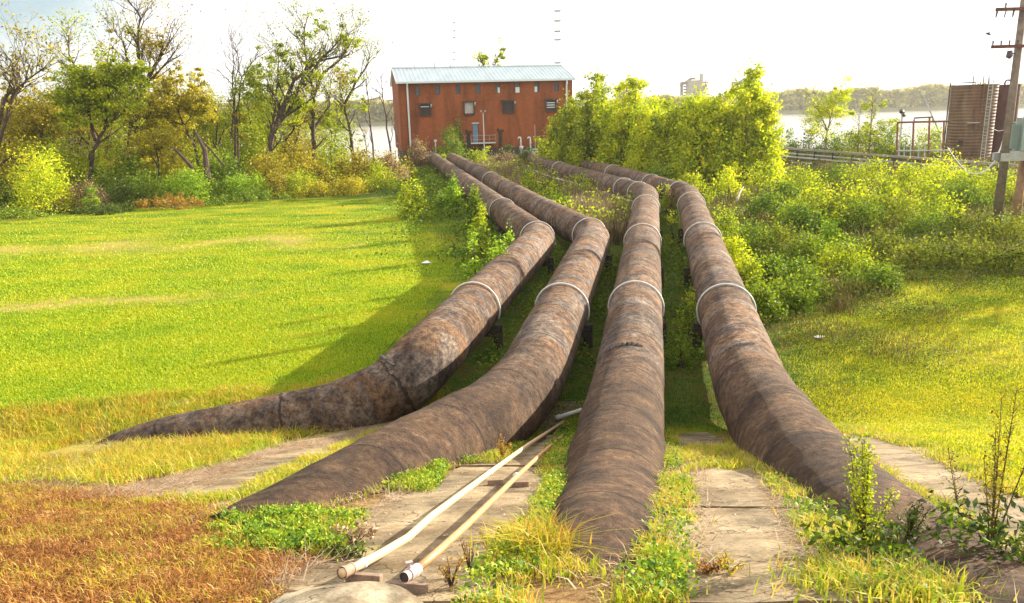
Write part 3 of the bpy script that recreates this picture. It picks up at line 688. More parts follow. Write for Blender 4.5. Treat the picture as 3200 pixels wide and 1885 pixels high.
# ------------------------------------------------------------------ thin pipes on the concrete
PVC = simple('cream_pipe', (.70, .50, .28), .45, .12, 6, spec=.5)
RUSTY = simple('orange_rusted_pipe', (.58, .27, .11), .5, .22, 7, spec=.5)
WHITE = simple('white_pipe', (.78, .77, .74), .4, .08, 5, spec=.5)
DARKM = simple('dark_metal', (.05, .03, .03), .6, .4, 20, spec=.4)
WOOD = simple('weathered_timber', (.26, .18, .13), .9, .35, 12, bmp=.5)
def gpt(px, py, h):
    """point at height h above the slope under the pixel ray"""
    d = ray(px, py); den = d[2]+SL*d[1]; t = (TOE*SL+h-EYE)/den; p = Vector(EY+d*t)
    return Vector(atz(px, py, h)) if p.y > TOE-.2 else p
def thin_pipes():
    a = empty('thin_pipe', gpt(1095, 1788, .12), 'cream coloured thin pipe with an open flared end, left of the two on the concrete', 'pipe', 'thin pipes on the slope')
    pts = [gpt(1068, 1791, .125), gpt(1120, 1768, .13), gpt(1200, 1725, .14), gpt(1275, 1680, .17), gpt(1350, 1612, .2), gpt(1530, 1477, .17), gpt(1650, 1390, .12), gpt(1738, 1333, .1), gpt(1762, 1318, .1)]
    MB().tube(pts, .033, 14).build('tube', PVC, a, smooth=True)
    d = (pts[1]-pts[0]).normalized()
    mb = MB(); mb.tube([pts[0]+d*.02, pts[0]+d*.10], .042, 16, cap=False); mb.tube([pts[0], pts[0]+d*.022], .047, 16, cap=False); mb.tube([pts[0]+d*.1, pts[0]+d*.115], .0445, 16); mb.build('flange', simple('flange_metal', (.34, .22, .16), .7, .3, 20), a, smooth=True)
    MB().tube([pts[0]+d*.03, pts[0]+d*.031], .041, 16).build('pipe_mouth', DARKM, a)
    m = pts[1]+(pts[2]-pts[1])*.1; e = (pts[2]-pts[1]).normalized(); MB().tube([m, m+e*.045], .037, 14).build('coupling', WHITE, a, smooth=True)
    for q in ((1530, 1477, .17), (1715, 1348, .11)):
        c = gpt(*q); e2 = Vector((.3, .75, -.2)).normalized(); MB().tube([c-e2*.02, c+e2*.02], .041, 12).build('clamp', STRAP, a, smooth=True)
    b = empty('thin_pipe', gpt(1270, 1800, .12), 'orange rusted thin pipe with a dark valve, right of the cream one', 'pipe', 'thin pipes on the slope')
    pts = [gpt(1262, 1806, .115), gpt(1300, 1782, .12), gpt(1370, 1722, .13), gpt(1460, 1640, .17), gpt(1614, 1490, .16), gpt(1690, 1420, .12), gpt(1722, 1392, .1), gpt(1760, 1360, .09)]
    MB().tube(pts[1:], .030, 14).build('tube', RUSTY, b, smooth=True)
    d = (pts[1]-pts[0]).normalized()
    mb = MB(); mb.tube([pts[0], pts[0]+d*.06], .038, 14, cap=False); mb.tube([pts[0]+d*.06, pts[1]+d*.02], .046, 14); c = pts[0]+d*.09; mb.tube([c, c+Vector((0, 0, .085))], .014, 8); mb.quadbox(c+Vector((0, 0, .09)), (.05, .03, .015), .4); mb.build('valve', simple('valve_metal', (.42, .34, .32), .5, .5, 25, spec=.6), b, smooth=False)
    MB().tube([pts[0]+d*.012, pts[0]+d*.013], .037, 14).build('pipe_mouth', DARKM, b)
    c = gpt(1612, 1487, .165); e2 = Vector((.3, .75, -.2)).normalized(); MB().tube([c-e2*.02, c+e2*.02], .038, 12).build('clamp', STRAP, b, smooth=True)
    for (px, py, ln, rz, lb) in ((1138, 1808, .26, -.18, 'weathered timber block under the flared end of the cream pipe'), (1272, 1836, .30, -.15, 'weathered timber block under the dark valve'),
                             (1548, 1508, .20, .05, 'timber block under the middle of the cream pipe'), (1625, 1514, .22, .02, 'timber block under the middle of the orange pipe'),
                             (1722, 1366, .22, .0, 'timber block under the far end of the cream pipe, partly in grass')):
        c = gpt(px, py, .045); R = Matrix.Rotation(rz, 3, 'Z') @ Matrix.Rotation(-math.atan(SL), 3, 'X')
        m = MB(); m.quadbox(c, (ln, .075, .07), rot=R); o = m.build('timber_block', WOOD, bevel=.004); tag(o, lb, 'timber block', 'timber blocks under the thin pipes')
    w = empty('white_conduit', gpt(1850, 1290, .06), 'white plastic pipe elbow running back beside the third big pipe', 'conduit')
    MB().tube([gpt(1740, 1306, .14), gpt(1790, 1290, .16), gpt(1836, 1276, .18), Vector(atz(1852, 1258, .32)), Vector(atz(1866, 1212, .45)), Vector(atz(1890, 1160, .5)), Vector(atz(1905, 1100, .5))], .05, 10).build('tube', WHITE, w, smooth=True)
    MB().tube([gpt(1738, 1306, .08), gpt(1752, 1302, .08)], .062, 10).build('coupling', STRAP, w, smooth=True)
    w = empty('white_conduit', tuple(atz(1670, 535, .9)), 'white conduit line strung along the near side of the upper third pipe', 'conduit')
    pts = [atz(1668, 532, .9), atz(1700, 545, .9), atz(1745, 560, .8), atz(1785, 570, .9), atz(1830, 584, .8), atz(1900, 606, .7), atz(1950, 622, .7), atz(1992, 636, .7)]
    MB().tube([Vector(p) for p in pts], .07, 6).build('tube', WHITE, w, smooth=True)
thin_pipes()
def mound():
    import bmesh
    bm = bmesh.new(); bmesh.ops.create_icosphere(bm, subdivisions=5, radius=1.0)
    c = Vector(gpt(1075, 1905, 0)); 
    for v in bm.verts:
        d = v.co.copy(); r = 1+.10*mnoise.noise(d*1.3+Vector((3, 0, 0)))+.03*mnoise.noise(d*5)
        v.co = Vector((d.x*.56*r, d.y*.50*r, d.z*.20*r-.06)) + Vector((0, 0, -SL*d.y*.5*r))
    me = bpy.data.meshes.new('concrete_mound'); bm.to_mesh(me); bm.free(); me.polygons.foreach_set('use_smooth', [True]*len(me.polygons))
    me.materials.append(concrete_mat('mound_concrete', (.44, .37, .26)))
    o = bpy.data.objects.new('concrete_mound', me); COL.objects.link(o); o.location = c
    tag(o, 'rounded pitted lump of concrete at the bottom edge in front of the thin pipes', 'concrete lump')
mound()

# ------------------------------------------------------------------ brick pump building
def building():
    CL = D(1253, 420, 110.0); CL[2] = 0
    th = rad(11.5); uw = np.array([math.cos(th), math.sin(th), 0]); nb = np.array([-math.sin(th), math.cos(th), 0])
    def on(px, py, off=0.0):          # pixel ray on the front wall plane: (u, z)
        d = ray(px, py); o = CL+nb*off
        t = np.dot(o-EY, nb)/np.dot(d, nb); p = EY+d*t; return float(np.dot(p-CL, uw)), float(p[2])
    def r1(x, y): return on(1230+x/4.2, 180+y/4.2)
    Wd = on(1788, 300)[0]; ZE = on(1250, 256)[1]; Z0 = 1.9
    Dp = 14.5
    root = empty('brick_building', tuple(CL), 'tall red brick pump house with pale ribbed metal roof behind the big pipes', 'building')
    X = lambda u, v, z: Vector(CL+uw*u+nb*v+np.array([0, 0, z]))
    R = Matrix.Rotation(th, 3, 'Z')
    # brick
    m, t, b = new_mat('red_brick', .9, .2); p = pos(t)
    mp_ = N(t, 'ShaderNodeMapping'); mp_.inputs['Rotation'].default_value = (rad(90), 0, 0); tcn = N(t, 'ShaderNodeTexCoord')
    mp_.inputs['Rotation'].default_value = (0, 0, -th); L(t, tcn.outputs['Object'], mp_.inputs[0])
    sx = N(t, 'ShaderNodeSeparateXYZ'); L(t, mp_.outputs[0], sx.inputs[0]); cx = N(t, 'ShaderNodeCombineXYZ'); L(t, math_(t, 'ADD', sx.outputs[0], sx.outputs[1]), cx.inputs[0]); L(t, sx.outputs[2], cx.inputs[1])
    bt = N(t, 'ShaderNodeTexBrick'); bt.inputs['Scale'].default_value = 1.0; bt.inputs['Brick Width'].default_value = .42; bt.inputs['Row Height'].default_value = .16; bt.inputs['Mortar Size'].default_value = .012
    bt.inputs['Color1'].default_value = (.36, .105, .040, 1); bt.inputs['Color2'].default_value = (.30, .085, .034, 1); bt.inputs['Mortar'].default_value = (.20, .085, .045, 1); L(t, cx.outputs[0], bt.inputs['Vector'])
    st = ramp(t, noise(t, pos(t, (.5, .5, .12)), 1.2, 5, .65), [(.36, (.62, .62, .60)), (.62, (1.15, 1.1, 1.0))])
    L(t, mixc(t, 1.0, bt.outputs[0], st, 'MULTIPLY'), b.inputs['Base Color'])
    BR = m
    # openings in the front wall: build the front as a grid with holes
    ups = [(xc, yt) for xc, yt in zip((315, 580, 845, 1108, 1368, 1628, 1880, 2137), (372, 358, 352, 344, 340, 336, 328, 318))]
    holes = []
    win = []
    for i, (xc, yt) in enumerate(ups):
        u0, z1 = r1(xc-34, yt+2); u1, z0 = r1(xc+34, yt+128); holes.append((u0, u1, z0, z1)); win.append((i, u0, u1, z0, z1))
    vents = []
    for i, (xa, ya, xb, yb) in enumerate(((345, 618, 480, 748), (925, 592, 1052, 735), (1432, 578, 1575, 712), (2000, 560, 2128, 692))):
        u0, z1 = r1(xa, ya); u1, z0 = r1(xb, yb); holes.append((u0, u1, z0, z1)); vents.append((i, u0, u1, z0, z1))
    du0, dz1 = r1(1035, 868); du1, dz0 = r1(1118, 1112); holes.append((du0, du1, dz0, dz1))
    us = sorted({0.0, Wd} | {round(h[k], 4) for h in holes for k in (0, 1)}); zs = sorted({Z0, ZE} | {round(h[k], 4) for h in holes for k in (2, 3)})
    w = MB(); T = .35
    def quad(a, b_, c, d): 
        i = len(w.v); w.v += [tuple(a), tuple(b_), tuple(c), tuple(d)]; w.f.append([i, i+1, i+2, i+3])
    for i in range(len(us)-1):
        for j in range(len(zs)-1):
            uc = (us[i]+us[i+1])/2; zc = (zs[j]+zs[j+1])/2
            if any(h[0] < uc < h[1] and h[2] < zc < h[3] for h in holes): continue
            quad(X(us[i], 0, zs[j]), X(us[i+1], 0, zs[j]), X(us[i+1], 0, zs[j+1]), X(us[i], 0, zs[j+1]))
    for (a, b_, c, d) in holes:
        for (p1, p2) in (((a, c), (a, d)), ((b_, c), (b_, d)), ((a, c), (b_, c)), ((a, d), (b_, d))):
            quad(X(p1[0], 0, p1[1]), X(p2[0], 0, p2[1]), X(p2[0], T, p2[1]), X(p1[0], T, p1[1]))
    RZ = 2.15; H2 = Dp/2
    for u in (0, Wd):
        i = len(w.v); w.v += [tuple(X(u, 0, Z0)), tuple(X(u, Dp, Z0)), tuple(X(u, Dp, ZE)), tuple(X(u, H2, ZE+RZ)), tuple(X(u, 0, ZE))]; w.f.append([i, i+1, i+2, i+3, i+4])
    quad(X(0, Dp, Z0), X(Wd, Dp, Z0), X(Wd, Dp, ZE), X(0, Dp, ZE))
    w.build('wall', BR, root)
    # corner piers, slightly proud
    for (a, b_) in ((0.0, .95), (Wd-.95, Wd)):
        MB().quadbox(X((a+b_)/2, -.06, (Z0+ZE)/2-.1), (b_-a, .12, ZE-Z0-.2), th).build('corner_pier', BR, root)
    CF = simple('dark_concrete', (.10, .08, .07), .95, .4, 2)
    MB().quadbox(X(Wd/2, .3, Z0-.7), (Wd+.5, 1.0, 1.4), th).build('plinth', CF, root); MB().quadbox(X(Wd/2, Dp/2, Z0-1.2), (Wd-.6, Dp-.6, 2.3), th).build('base', CF, root)
    for i in range(9):
        q = X(1.2+i*(Wd-2.4)/8, .35, 0); MB().tube([(q.x, q.y, -1), (q.x, q.y, Z0-.9)], .32, 10).build('foundation_pile', CF, root)
    # roof
    RM, t, b = new_mat('pale_metal_roof', .35, .5); b.inputs['Metallic'].default_value = .35
    L(t, ramp(t, noise(t, pos(t, (1, .3, 1)), .8, 4), [(.3, (.48, .56, .58)), (.7, (.62, .70, .72))]), b.inputs['Base Color'])
    rf = MB(); o1, o2 = -.35, Wd+.35; ev = -.45; sl_ = RZ/H2
    def rpt(u, v, up=0.0): 
        z = ZE+(v*sl_ if v <= H2 else (Dp-v)*sl_)+.12+up; return tuple(X(u, v, z))
    for (va, vb) in ((ev, H2), (H2, Dp-ev)):
        i = len(rf.v); rf.v += [rpt(o1, va), rpt(o2, va), rpt(o2, vb), rpt(o1, vb)] + [rpt(o1, va, -.14), rpt(o2, va, -.14), rpt(o2, vb, -.14), rpt(o1, vb, -.14)]
        rf.f += [[i, i+1, i+2, i+3], [i+7, i+6, i+5, i+4], [i, i+4, i+5, i+1], [i+1, i+5, i+6, i+2], [i+3, i+7, i+4, i]]
    n = 44
    for k in range(n+1):
        u = o1+.04+(o2-o1-.08)*k/n
        rf.beam(rpt(u, ev, .05), rpt(u, H2, .05), .07, .12)
    rf.beam(rpt(o1, H2, .08), rpt(o2, H2, .08), .5, .08)
    ro = rf.build('roof', RM, root)
    GW = simple('gutter_white', (.72, .76, .78), .4, .06, 3, spec=.5)
    MB().beam(X(o1, ev-.08, ZE-.16), X(o2, ev-.08, ZE-.16), .18, .22).build('gutter', GW, root)
    for (x, z1_) in ((r1(172, 320)[0], 2.4), (r1(2262, 260)[0], 2.4)):
        mb = MB(); mb.tube([X(x, ev-.05, ZE-.25), X(x, -.28, ZE-.9), X(x, -.28, z1_)], .13, 8); mb.build('downspout', GW, root)
    TRIM = simple('dark_trim', (.07, .05, .045), .7, .3, 5)
    GL, t, b = new_mat('dusty_glass', .25, .5); b.inputs['Base Color'].default_value = (.10, .10, .12, 1)
    BL = simple('boarded_grey', (.12, .12, .14), .7, .3, 2); PALE = simple('pale_panel', (.52, .47, .45), .6, .12, 2)
    CLR, t, b = new_mat('painted_sky_pane', .08, .8); b.inputs['Base Color'].default_value = (.75, .77, .74, 1)  # bright sky behind the windows, painted as an opaque pale pane colour
    for i, u0, u1, z0, z1 in win:
        f = MB(); d = .05
        for (a, c) in (((u0, z0), (u0, z1)), ((u1, z0), (u1, z1)), ((u0, z0), (u1, z0)), ((u0, z1), (u1, z1))):
            f.beam(X(a[0], .12, a[1]), X(c[0], .12, c[1]), .10, .10)
        fo = f.build('window', TRIM, root)
        zm = z0+(z1-z0)*.62
        MB().quadbox(X((u0+u1)/2, .16, (zm+z1)/2), (u1-u0-.02, .03, z1-zm), th).build('pane', BL, fo)
        if i in (4, 5, 6):
            s0, s1 = {4: (.5, 1), 5: (.08, .92), 6: (.05, .6)}[i]
            MB().quadbox(X(u0+(u1-u0)*(s0+s1)/2, .15, (z0+zm)/2), ((u1-u0)*(s1-s0), .03, zm-z0-.06), th).build('pane', CLR, fo)
            MB().quadbox(X((u0+u1)/2, .20, (z0+zm)/2), (u1-u0-.02, .03, zm-z0), th).build('pane', BL, fo)
        else: MB().quadbox(X((u0+u1)/2, .17, (z0+zm)/2), (u1-u0-.02, .03, zm-z0), th).build('pane', BL, fo)
    for i, u0, u1, z0, z1 in vents:
        f = MB()
        for (a, c) in (((u0-.06, z0-.1), (u0-.06, z1)), ((u1+.06, z0-.1), (u1+.06, z1)), ((u0-.1, z0-.06), (u1+.1, z0-.06)), ((u0-.25, z1+.1), (u1+.25, z1+.1))):
            f.beam(X(a[0], -.12, a[1]), X(c[0], -.12, c[1]), .26, .20)
        fo = f.build('vent_window', TRIM, root)
        mat = {0: DARKM, 1: PALE, 2: DARKM, 3: DARKM}[i]
        MB().quadbox(X((u0+u1)/2, .06, (z0+z1)/2), (u1-u0, .04, z1-z0), th).build('shutter', mat, fo)
        sl2 = MB()
        for k in ([.78] if i == 0 else [.3, .52, .74] if i == 3 else []):
            sl2.quadbox(X((u0+u1)/2, .0, z0+(z1-z0)*k), ((u1-u0)*.85, .06, .13), th)
        if sl2.v: sl2.build('louvre', GW, fo)
        MB().tube([X(u1+.18, -.2, z1-.35), X(u1+.18, -.45, z1-.1), X(u1+.18, -.45, z1+.02)], .10, 8).build('vent_lamp', GW, fo)
    BD = simple('blue_door_paint', (.16, .26, .36), .5, .1, 3)
    dm = MB().quadbox(X((du0+du1)/2, .12, (dz0+dz1)/2), (du1-du0-.1, .06, dz1-dz0), th).build('door', BD, root)
    MB().beam(X(du0-.12, -.05, dz1+.06), X(du1+.12, -.05, dz1+.06), .14, .12).build('door_lintel', GW, root)
    q = X(du1-.25, .02, dz0+1.1); MB().tube([q, q+Vector((.16, 0, 0))], .04, 6).build('handle', GW, dm)
    # landing with railing
    lu0, lz = r1(915, 1128); lu1, _ = r1(1318, 1128)
    MB().quadbox(X((lu0+lu1)/2, -.85, lz), (lu1-lu0, 1.5, .14), th).build('landing', GW, root)
    RL = simple('railing_steel', (.42, .38, .34), .5, .2, 4)
    rl = MB()
    for z in (.55, 1.1): rl.tube([X(lu0, -1.55, lz+z), X(lu1, -1.55, lz+z)], .03, 6); rl.tube([X(lu1, -1.55, lz+z), X(lu1, -.15, lz+z)], .03, 6); rl.tube([X(lu0, -1.55, lz+z), X(lu0, -.15, lz+z)], .03, 6)
    for k in range(6): rl.tube([X(lu0+(lu1-lu0)*k/5, -1.55, lz), X(lu0+(lu1-lu0)*k/5, -1.55, lz+1.1)], .03, 6)
    rl.build('railing', RL, root)
    # lamp post by the landing
    pu, pz = r1(1160, 1130); _, pt = r1(1155, 735)
    lp = empty('lamp_post', tuple(X(pu, -1.9, 0)), 'slim pale lamp post standing at the landing before the blue door', 'lamp post')
    MB().tube([X(pu, -1.9, 0), X(pu, -1.9, pt)], [.09, .06], 8).build('post', GW, lp)
    m2 = MB(); q = X(pu, -1.9, pt)
    for dx in (-.3, .3): m2.tube([q, q+Vector((dx, 0, .25))], .03, 6); m2.quadbox(q+Vector((dx, -.05, .35)), (.26, .22, .24))
    m2.build('floodlight', RL, lp)
    # mooring piles with heads
    for (xx, yy, lb) in ((940, 960, 'left dark timber mooring post beside the landing of the brick building'), (1348, 945, 'right dark timber mooring post with a wide head beside the landing')):
        u, z = r1(xx, yy); r_ = empty('mooring_post', tuple(X(u, -3, 0)), lb, 'post', 'dark posts before the brick building')
        MB().tube([X(u, -3, 0), X(u, -3, z-.25)], .30, 10).build('pile', TIMB, r_); mm = MB(); mm.quadbox(X(u, -3, z-.12), (.95, .7, .3), th); mm.quadbox(X(u-.3, -3, z+.1), (.25, .3, .2), th+.3); mm.build('head', simple('rust_head', (.09, .04, .035), .9, .4, 6), r_)
    # goosenecks
    for (xx, lb) in ((1632, 'left'), (1757, 'right')):
        u, z = r1(xx, 1040); r_ = empty('vent_pipe', tuple(X(u, -1, 0)), f'{lb} one of two small pale gooseneck vent pipes at the foot of the brick wall', 'vent pipe', 'gooseneck vents')
        pts = [X(u+.2, -1, 0), X(u+.2, -1, z-.25)]+[X(u+.2*math.cos(a), -1, z-.25+.22*math.sin(a)) for a in np.linspace(0, math.pi, 7)]
        MB().tube(pts, .10, 8).build('gooseneck', GW, r_, smooth=True); MB().tube([X(u+.2, -1, z-.9), X(u+.2, -1, z-.75)], .17, 8).build('collar', STRAP, r_)
    u, z = r1(1630, 1178); o = MB().tube([X(u-.2, -2.2, z), X(u+.25, -2.2, z)], .3, 12).build('steel_drum', STRAP, smooth=True); tag(o, 'pale drum lying before the gooseneck vents', 'drum')
    # low pale railing bits and box
    u0, z = r1(640, 1252); u1, _ = r1(755, 1252)
    r_ = empty('guard_rail', tuple(X(u0, -2.5, 0)), 'short white guard rail low in front of the brick wall above the second pipe', 'guard rail')
    MB().beam(X(u0, -2.5, z), X(u1, -2.5, z), .08, .16).build('rail', GW, r_)
    mb = MB(); [mb.tube([X(u, -2.45, 0), X(u, -2.45, z)], .05, 6) for u in (u0+.1, u1-.1)]; mb.build('post', GW, r_)
    u0, z = r1(1770, 1195); u1, _ = r1(1845, 1195)
    r_ = empty('guard_rail', tuple(X(u0, -2.5, 0)), 'short white double guard rail right of the gooseneck vents', 'guard rail')
    mb = MB(); mb.beam(X(u0, -2.5, z), X(u1, -2.5, z), .08, .12); mb.beam(X(u0, -2.5, z-.4), X(u1, -2.5, z-.4), .08, .12); mb.build('rail', GW, r_)
    mb = MB(); [mb.tube([X(u, -2.45, 0), X(u, -2.45, z)], .05, 6) for u in (u0+.1, u1-.1)]; mb.build('post', GW, r_)
    u, z = r1(540, 1090); r_ = empty('meter_box', tuple(X(u, -.8, 0)), 'small white meter box on a stub at the left foot of the brick wall', 'meter box'); MB().quadbox(X(u, -.8, z), (.4, .3, .3), th).build('box', GW, r_, bevel=.02); MB().tube([X(u, -.8, 0), X(u, -.8, z-.15)], .08, 8).build('stub', GW, r_)
    u, z = r1(1843, 880); o = MB().tube([X(u, -.5, 0), X(u, -.5, z)], .035, 6).build('thin_pole', STRAP); tag(o, 'very thin pole against the right part of the brick wall', 'pole')
    # thin aerials behind the roof ridge
    for (xx, yy) in ((267, 60), (533, 60), (742, 75), (1632, 48)):
        pb = X(r1(xx, 130)[0]*1.07, H2+2, 0); d = ray(1230+xx/4.2, 180+yy/4.2); tt = (pb.y)/d[1]; top = EY+d*tt
        o = MB().tube([(top[0], top[1], 8), tuple(top)], .05, 5).build('aerial', TIMB); tag(o, f'{["leftmost","second","third","rightmost"][(267,533,742,1632).index(xx)]} thin dark aerial behind the metal roof ridge', 'aerial', 'aerials behind the roof')
building()

# ------------------------------------------------------------------ trees
class Leaves:
    def __init__(s): s.P = []
    def add(s, p, n, sg):
        s.P.append(RNG.normal(size=(n, 3))*sg*np.array([1, 1, .8])+np.array(p))
def grow(mb, L_, p, d, ln, r, lvl, maxl, up, leaf_n, leaf_s, bare_above=1e9, kids=3):
    n = 4; pts = [Vector(p)]; rr = [r]; dd = Vector(d).normalized()
    for i in range(n):
        dd = (dd+Vector((random.gauss(0, .14), random.gauss(0, .14), random.gauss(0, .10)+up))).normalized()
        pts.append(pts[-1]+dd*ln/n); rr.append(r*(1-.6*(i+1)/n))
    mb.tube(pts, rr, 5 if lvl == 0 else 3, cap=False)
    if lvl < maxl:
        for k in range(kids+random.randint(0, 1)):
            i = random.randint(1, n); t = (pts[i]-pts[i-1]).normalized()
            ax = Vector((random.gauss(0, 1), random.gauss(0, 1), random.gauss(0, .6)+.25)).normalized()
            nd = (t+ax*random.uniform(.45, .9)).normalized()
            grow(mb, L_, pts[i], nd, ln*random.uniform(.5, .78), rr[i]*.72+.004, lvl+1, maxl, up, leaf_n, leaf_s, bare_above, kids)
    if lvl >= maxl-1 and leaf_n and pts[-1].z < bare_above:
        for q in pts[2:]: L_.add(q, max(1, int(leaf_n/3*random.uniform(.3, 1.7))), leaf_s)
YO = leaf_mat('leaves_yellow_orange', [(.10, .09, .008), (.34, .30, .012), (.62, .54, .02), (.82, .66, .03)], .48)
def tree(label, dep, trunks, blobs, mat, leaf=.24, bark=None, group='trees behind the left lawn', r0=.22, leaf_n=7, leaf_s=.35, lv=3, cat='tree', name='tree', brl=2.6, up=.05, kids=3, dens=1.7):
    """trunks: polylines in picture px at distance dep; blobs: (px, py, half width px, half height px, leaf count)"""
    b0 = D(trunks[0][0][0], trunks[0][0][1], dep)
    root = empty(name, (b0[0], b0[1], gz(b0[0], b0[1])), label, cat, group)
    mb = MB(); Lv = Leaves()
    for ti, tr in enumerate(trunks):
        dz = (ti % 3-1)*.6
        pts = [Vector(D(x, y, dep+dz*(k/len(tr)))) for k, (x, y) in enumerate(tr)]
        if ti == 0: pts[0].z = min(pts[0].z, .0)
        fine = []
        for a, b in zip(pts, pts[1:]):
            for k in range(3): fine.append(a.lerp(b, k/3)+Vector((random.gauss(0, .06), random.gauss(0, .1), 0))*(1 if (fine and k) else 0))
        fine.append(pts[-1]); rr = [max(.02, r0*(.8**ti)*(1-.85*k/(len(fine)-1))) for k in range(len(fine))]
        mb.tube(fine, rr, 7, cap=False)
        for k in range(2, len(fine)):
            for _ in range(2 if k > len(fine)*.4 else 1):
                t = (fine[k]-fine[k-1]).normalized(); ax = Vector((random.gauss(0, 1), random.gauss(0, .8), random.uniform(0, .8))).normalized()
                grow(mb, Lv, fine[k], (t*.8+ax*.8), brl*random.uniform(.5, 1.1), rr[k]*.5+.012, 1, lv, up, leaf_n, leaf_s, kids=kids-1)
    mb.build('trunk', bark or BARK, root)
    s = dep/F_PX
    for (px, py, hw, hh, n) in blobs:
        c = D(px, py, dep); n = int(n*dens); nc = max(6, n//45)
        nc = max(6, n//75)
        cc = RNG.normal(size=(nc, 3))*np.array([hw*s, hw*s*.8, hh*s])*.55+c
        cs = RNG.uniform(.07, .22, nc); q = RNG.integers(0, nc, n); q = cc[q]+RNG.normal(size=(n, 3))*(min(hw, hh)*s*cs[q])[:, None]*np.array([1.4, 1.2, .8])
        q[:, 2] = np.maximum(q[:, 2], .05)
        Lv.P.append(q)
    if Lv.P:
        P = np.concatenate(Lv.P); soup('crown', leaf_quads(P, leaf), QF, mat, root)
    return root
def bush(label, x0, x1, yt, dep, mat, n=2200, leaf=.17, group=None, yb=None, cat='shrub', name='shrub', stems=5, group_ok=True, squash=.8, zb=0.0):
    cx = (x0+x1)/2; c = D(cx, yt, dep); top = c[2]; s = dep/F_PX; hw = (x1-x0)/2*s; x, y = c[0], c[1]
    z0 = gz(x, y)+zb; h = max(.25, top-z0)
    root = empty(name, (x, y, z0), label, cat, group)
    nc = max(8, n//40)
    rr = RNG.uniform(0, 1, nc)**.55; an = RNG.uniform(0, 2*math.pi, nc)
    lump = 1+.25*np.sin(an*3+x)+.15*np.cos(an*7+y)+.12*np.sin(rr*9+x*3)
    zz = (1-rr**2.4)*RNG.uniform(.05, 1.0, nc)**.55
    cc = np.stack([np.cos(an)*rr*hw*lump, np.sin(an)*rr*hw*squash*lump, h*zz*(.86+.14*lump)*.95], 1)
    cs = RNG.uniform(.08, .2, nc)*min(hw, h)+.04; qi = RNG.integers(0, nc, n)
    q = cc[qi]+RNG.normal(size=(n, 3))*cs[qi][:, None]
    k2 = RNG.uniform(0, 1, n) < .08; q[k2, 2] += RNG.uniform(0, .22*h, k2.sum())
    q += np.array([x, y, z0]); q[:, 2] = np.maximum(q[:, 2], z0+.02)
    soup('foliage', leaf_quads(q, leaf), QF, mat, root)
    mb = MB()
    for k in range(stems):
        e = cc[RNG.integers(0, nc)]; mb.tube([(x+random.gauss(0, hw*.12), y+random.gauss(0, .1), z0-.05), (x+e[0]*.5, y+e[1]*.5, z0+e[2]*.55), (x+e[0], y+e[1], z0+e[2])], [.02+h*.008, .015+h*.004, .006], 4, cap=False)
    mb.build('stem', BARK, root)
    return root
GL_ = 'trees behind the left lawn'
# left to right across the left wood
tree('bare twisted tree with sparse dark leaves at the far left edge', 66, [[(-30, 640), (-10, 480), (30, 330), (60, 270), (100, 240), (135, 215)], [(-10, 420), (20, 300), (55, 280), (40, 200), (75, 165)]], [(110, 230, 35, 40, 130), (20, 300, 50, 60, 420)], OL, .26, leaf_n=2, r0=.2, dens=1)
tree('broad olive tree low behind the lawn left of the green leaning tree', 82, [[(120, 560), (130, 420), (150, 330)]], [(60, 400, 110, 80, 4200), (170, 360, 90, 75, 3000), (30, 480, 90, 70, 2600)], OL, .26, leaf_n=4)
tree('green leafy tree with a dark trunk leaning right in the left wood', 72, [[(262, 560), (290, 470), (320, 415), (360, 365), (375, 300)], [(300, 440), (280, 370), (260, 260), (215, 170), (205, 120)], [(330, 400), (345, 250), (350, 150)]], [(270, 270, 80, 55, 3400), (340, 250, 85, 50, 3600), (400, 225, 50, 30, 1600), (310, 330, 110, 50, 3800), (240, 320, 50, 60, 1600), (215, 210, 25, 40, 160)], YG, .26, leaf_n=4, r0=.24)
tree('tallest thinly leaved tree with high bare twigs, behind the green leaning tree', 78, [[(448, 560), (445, 450), (430, 370), (432, 300), (440, 220), (430, 120), (440, 60), (422, 25)], [(432, 300), (470, 230), (510, 160), (545, 110)], [(436, 260), (470, 250), (520, 200), (545, 160)], [(430, 330), (400, 230), (385, 130), (350, 80)]], [(450, 130, 45, 45, 500), (500, 150, 45, 45, 380), (340, 130, 30, 25, 160)], OL, .22, leaf_n=2, r0=.30, brl=3.0, leaf_s=.3)
tree('orange and yellow leaved tree in the middle of the left wood', 80, [[(640, 590), (610, 460), (560, 360), (525, 290)]], [(520, 330, 70, 70, 3000), (590, 320, 60, 55, 1800), (480, 380, 80, 60, 2600), (560, 240, 40, 30, 260), (615, 250, 35, 30, 260), (640, 330, 40, 50, 900)], YO, .26, leaf_n=3)
tree('rusty brown leaved small tree above the fallen trunk', 72, [[(500, 600), (495, 500), (480, 430)]], [(490, 440, 90, 55, 2600), (430, 490, 80, 40, 1400)], YO, .22, leaf_n=3, r0=.12)
tree('leafless thin tree with several upright stems left of the big leaning tree', 76, [[(725, 540), (735, 440), (728, 300), (732, 200), (722, 130)], [(745, 520), (738, 350), (755, 240), (785, 200), (812, 170)], [(722, 420), (735, 280), (745, 180), (735, 140)]], [(740, 380, 40, 40, 500)], OL, .2, leaf_n=0, r0=.13, bark=BARK, brl=2.2)
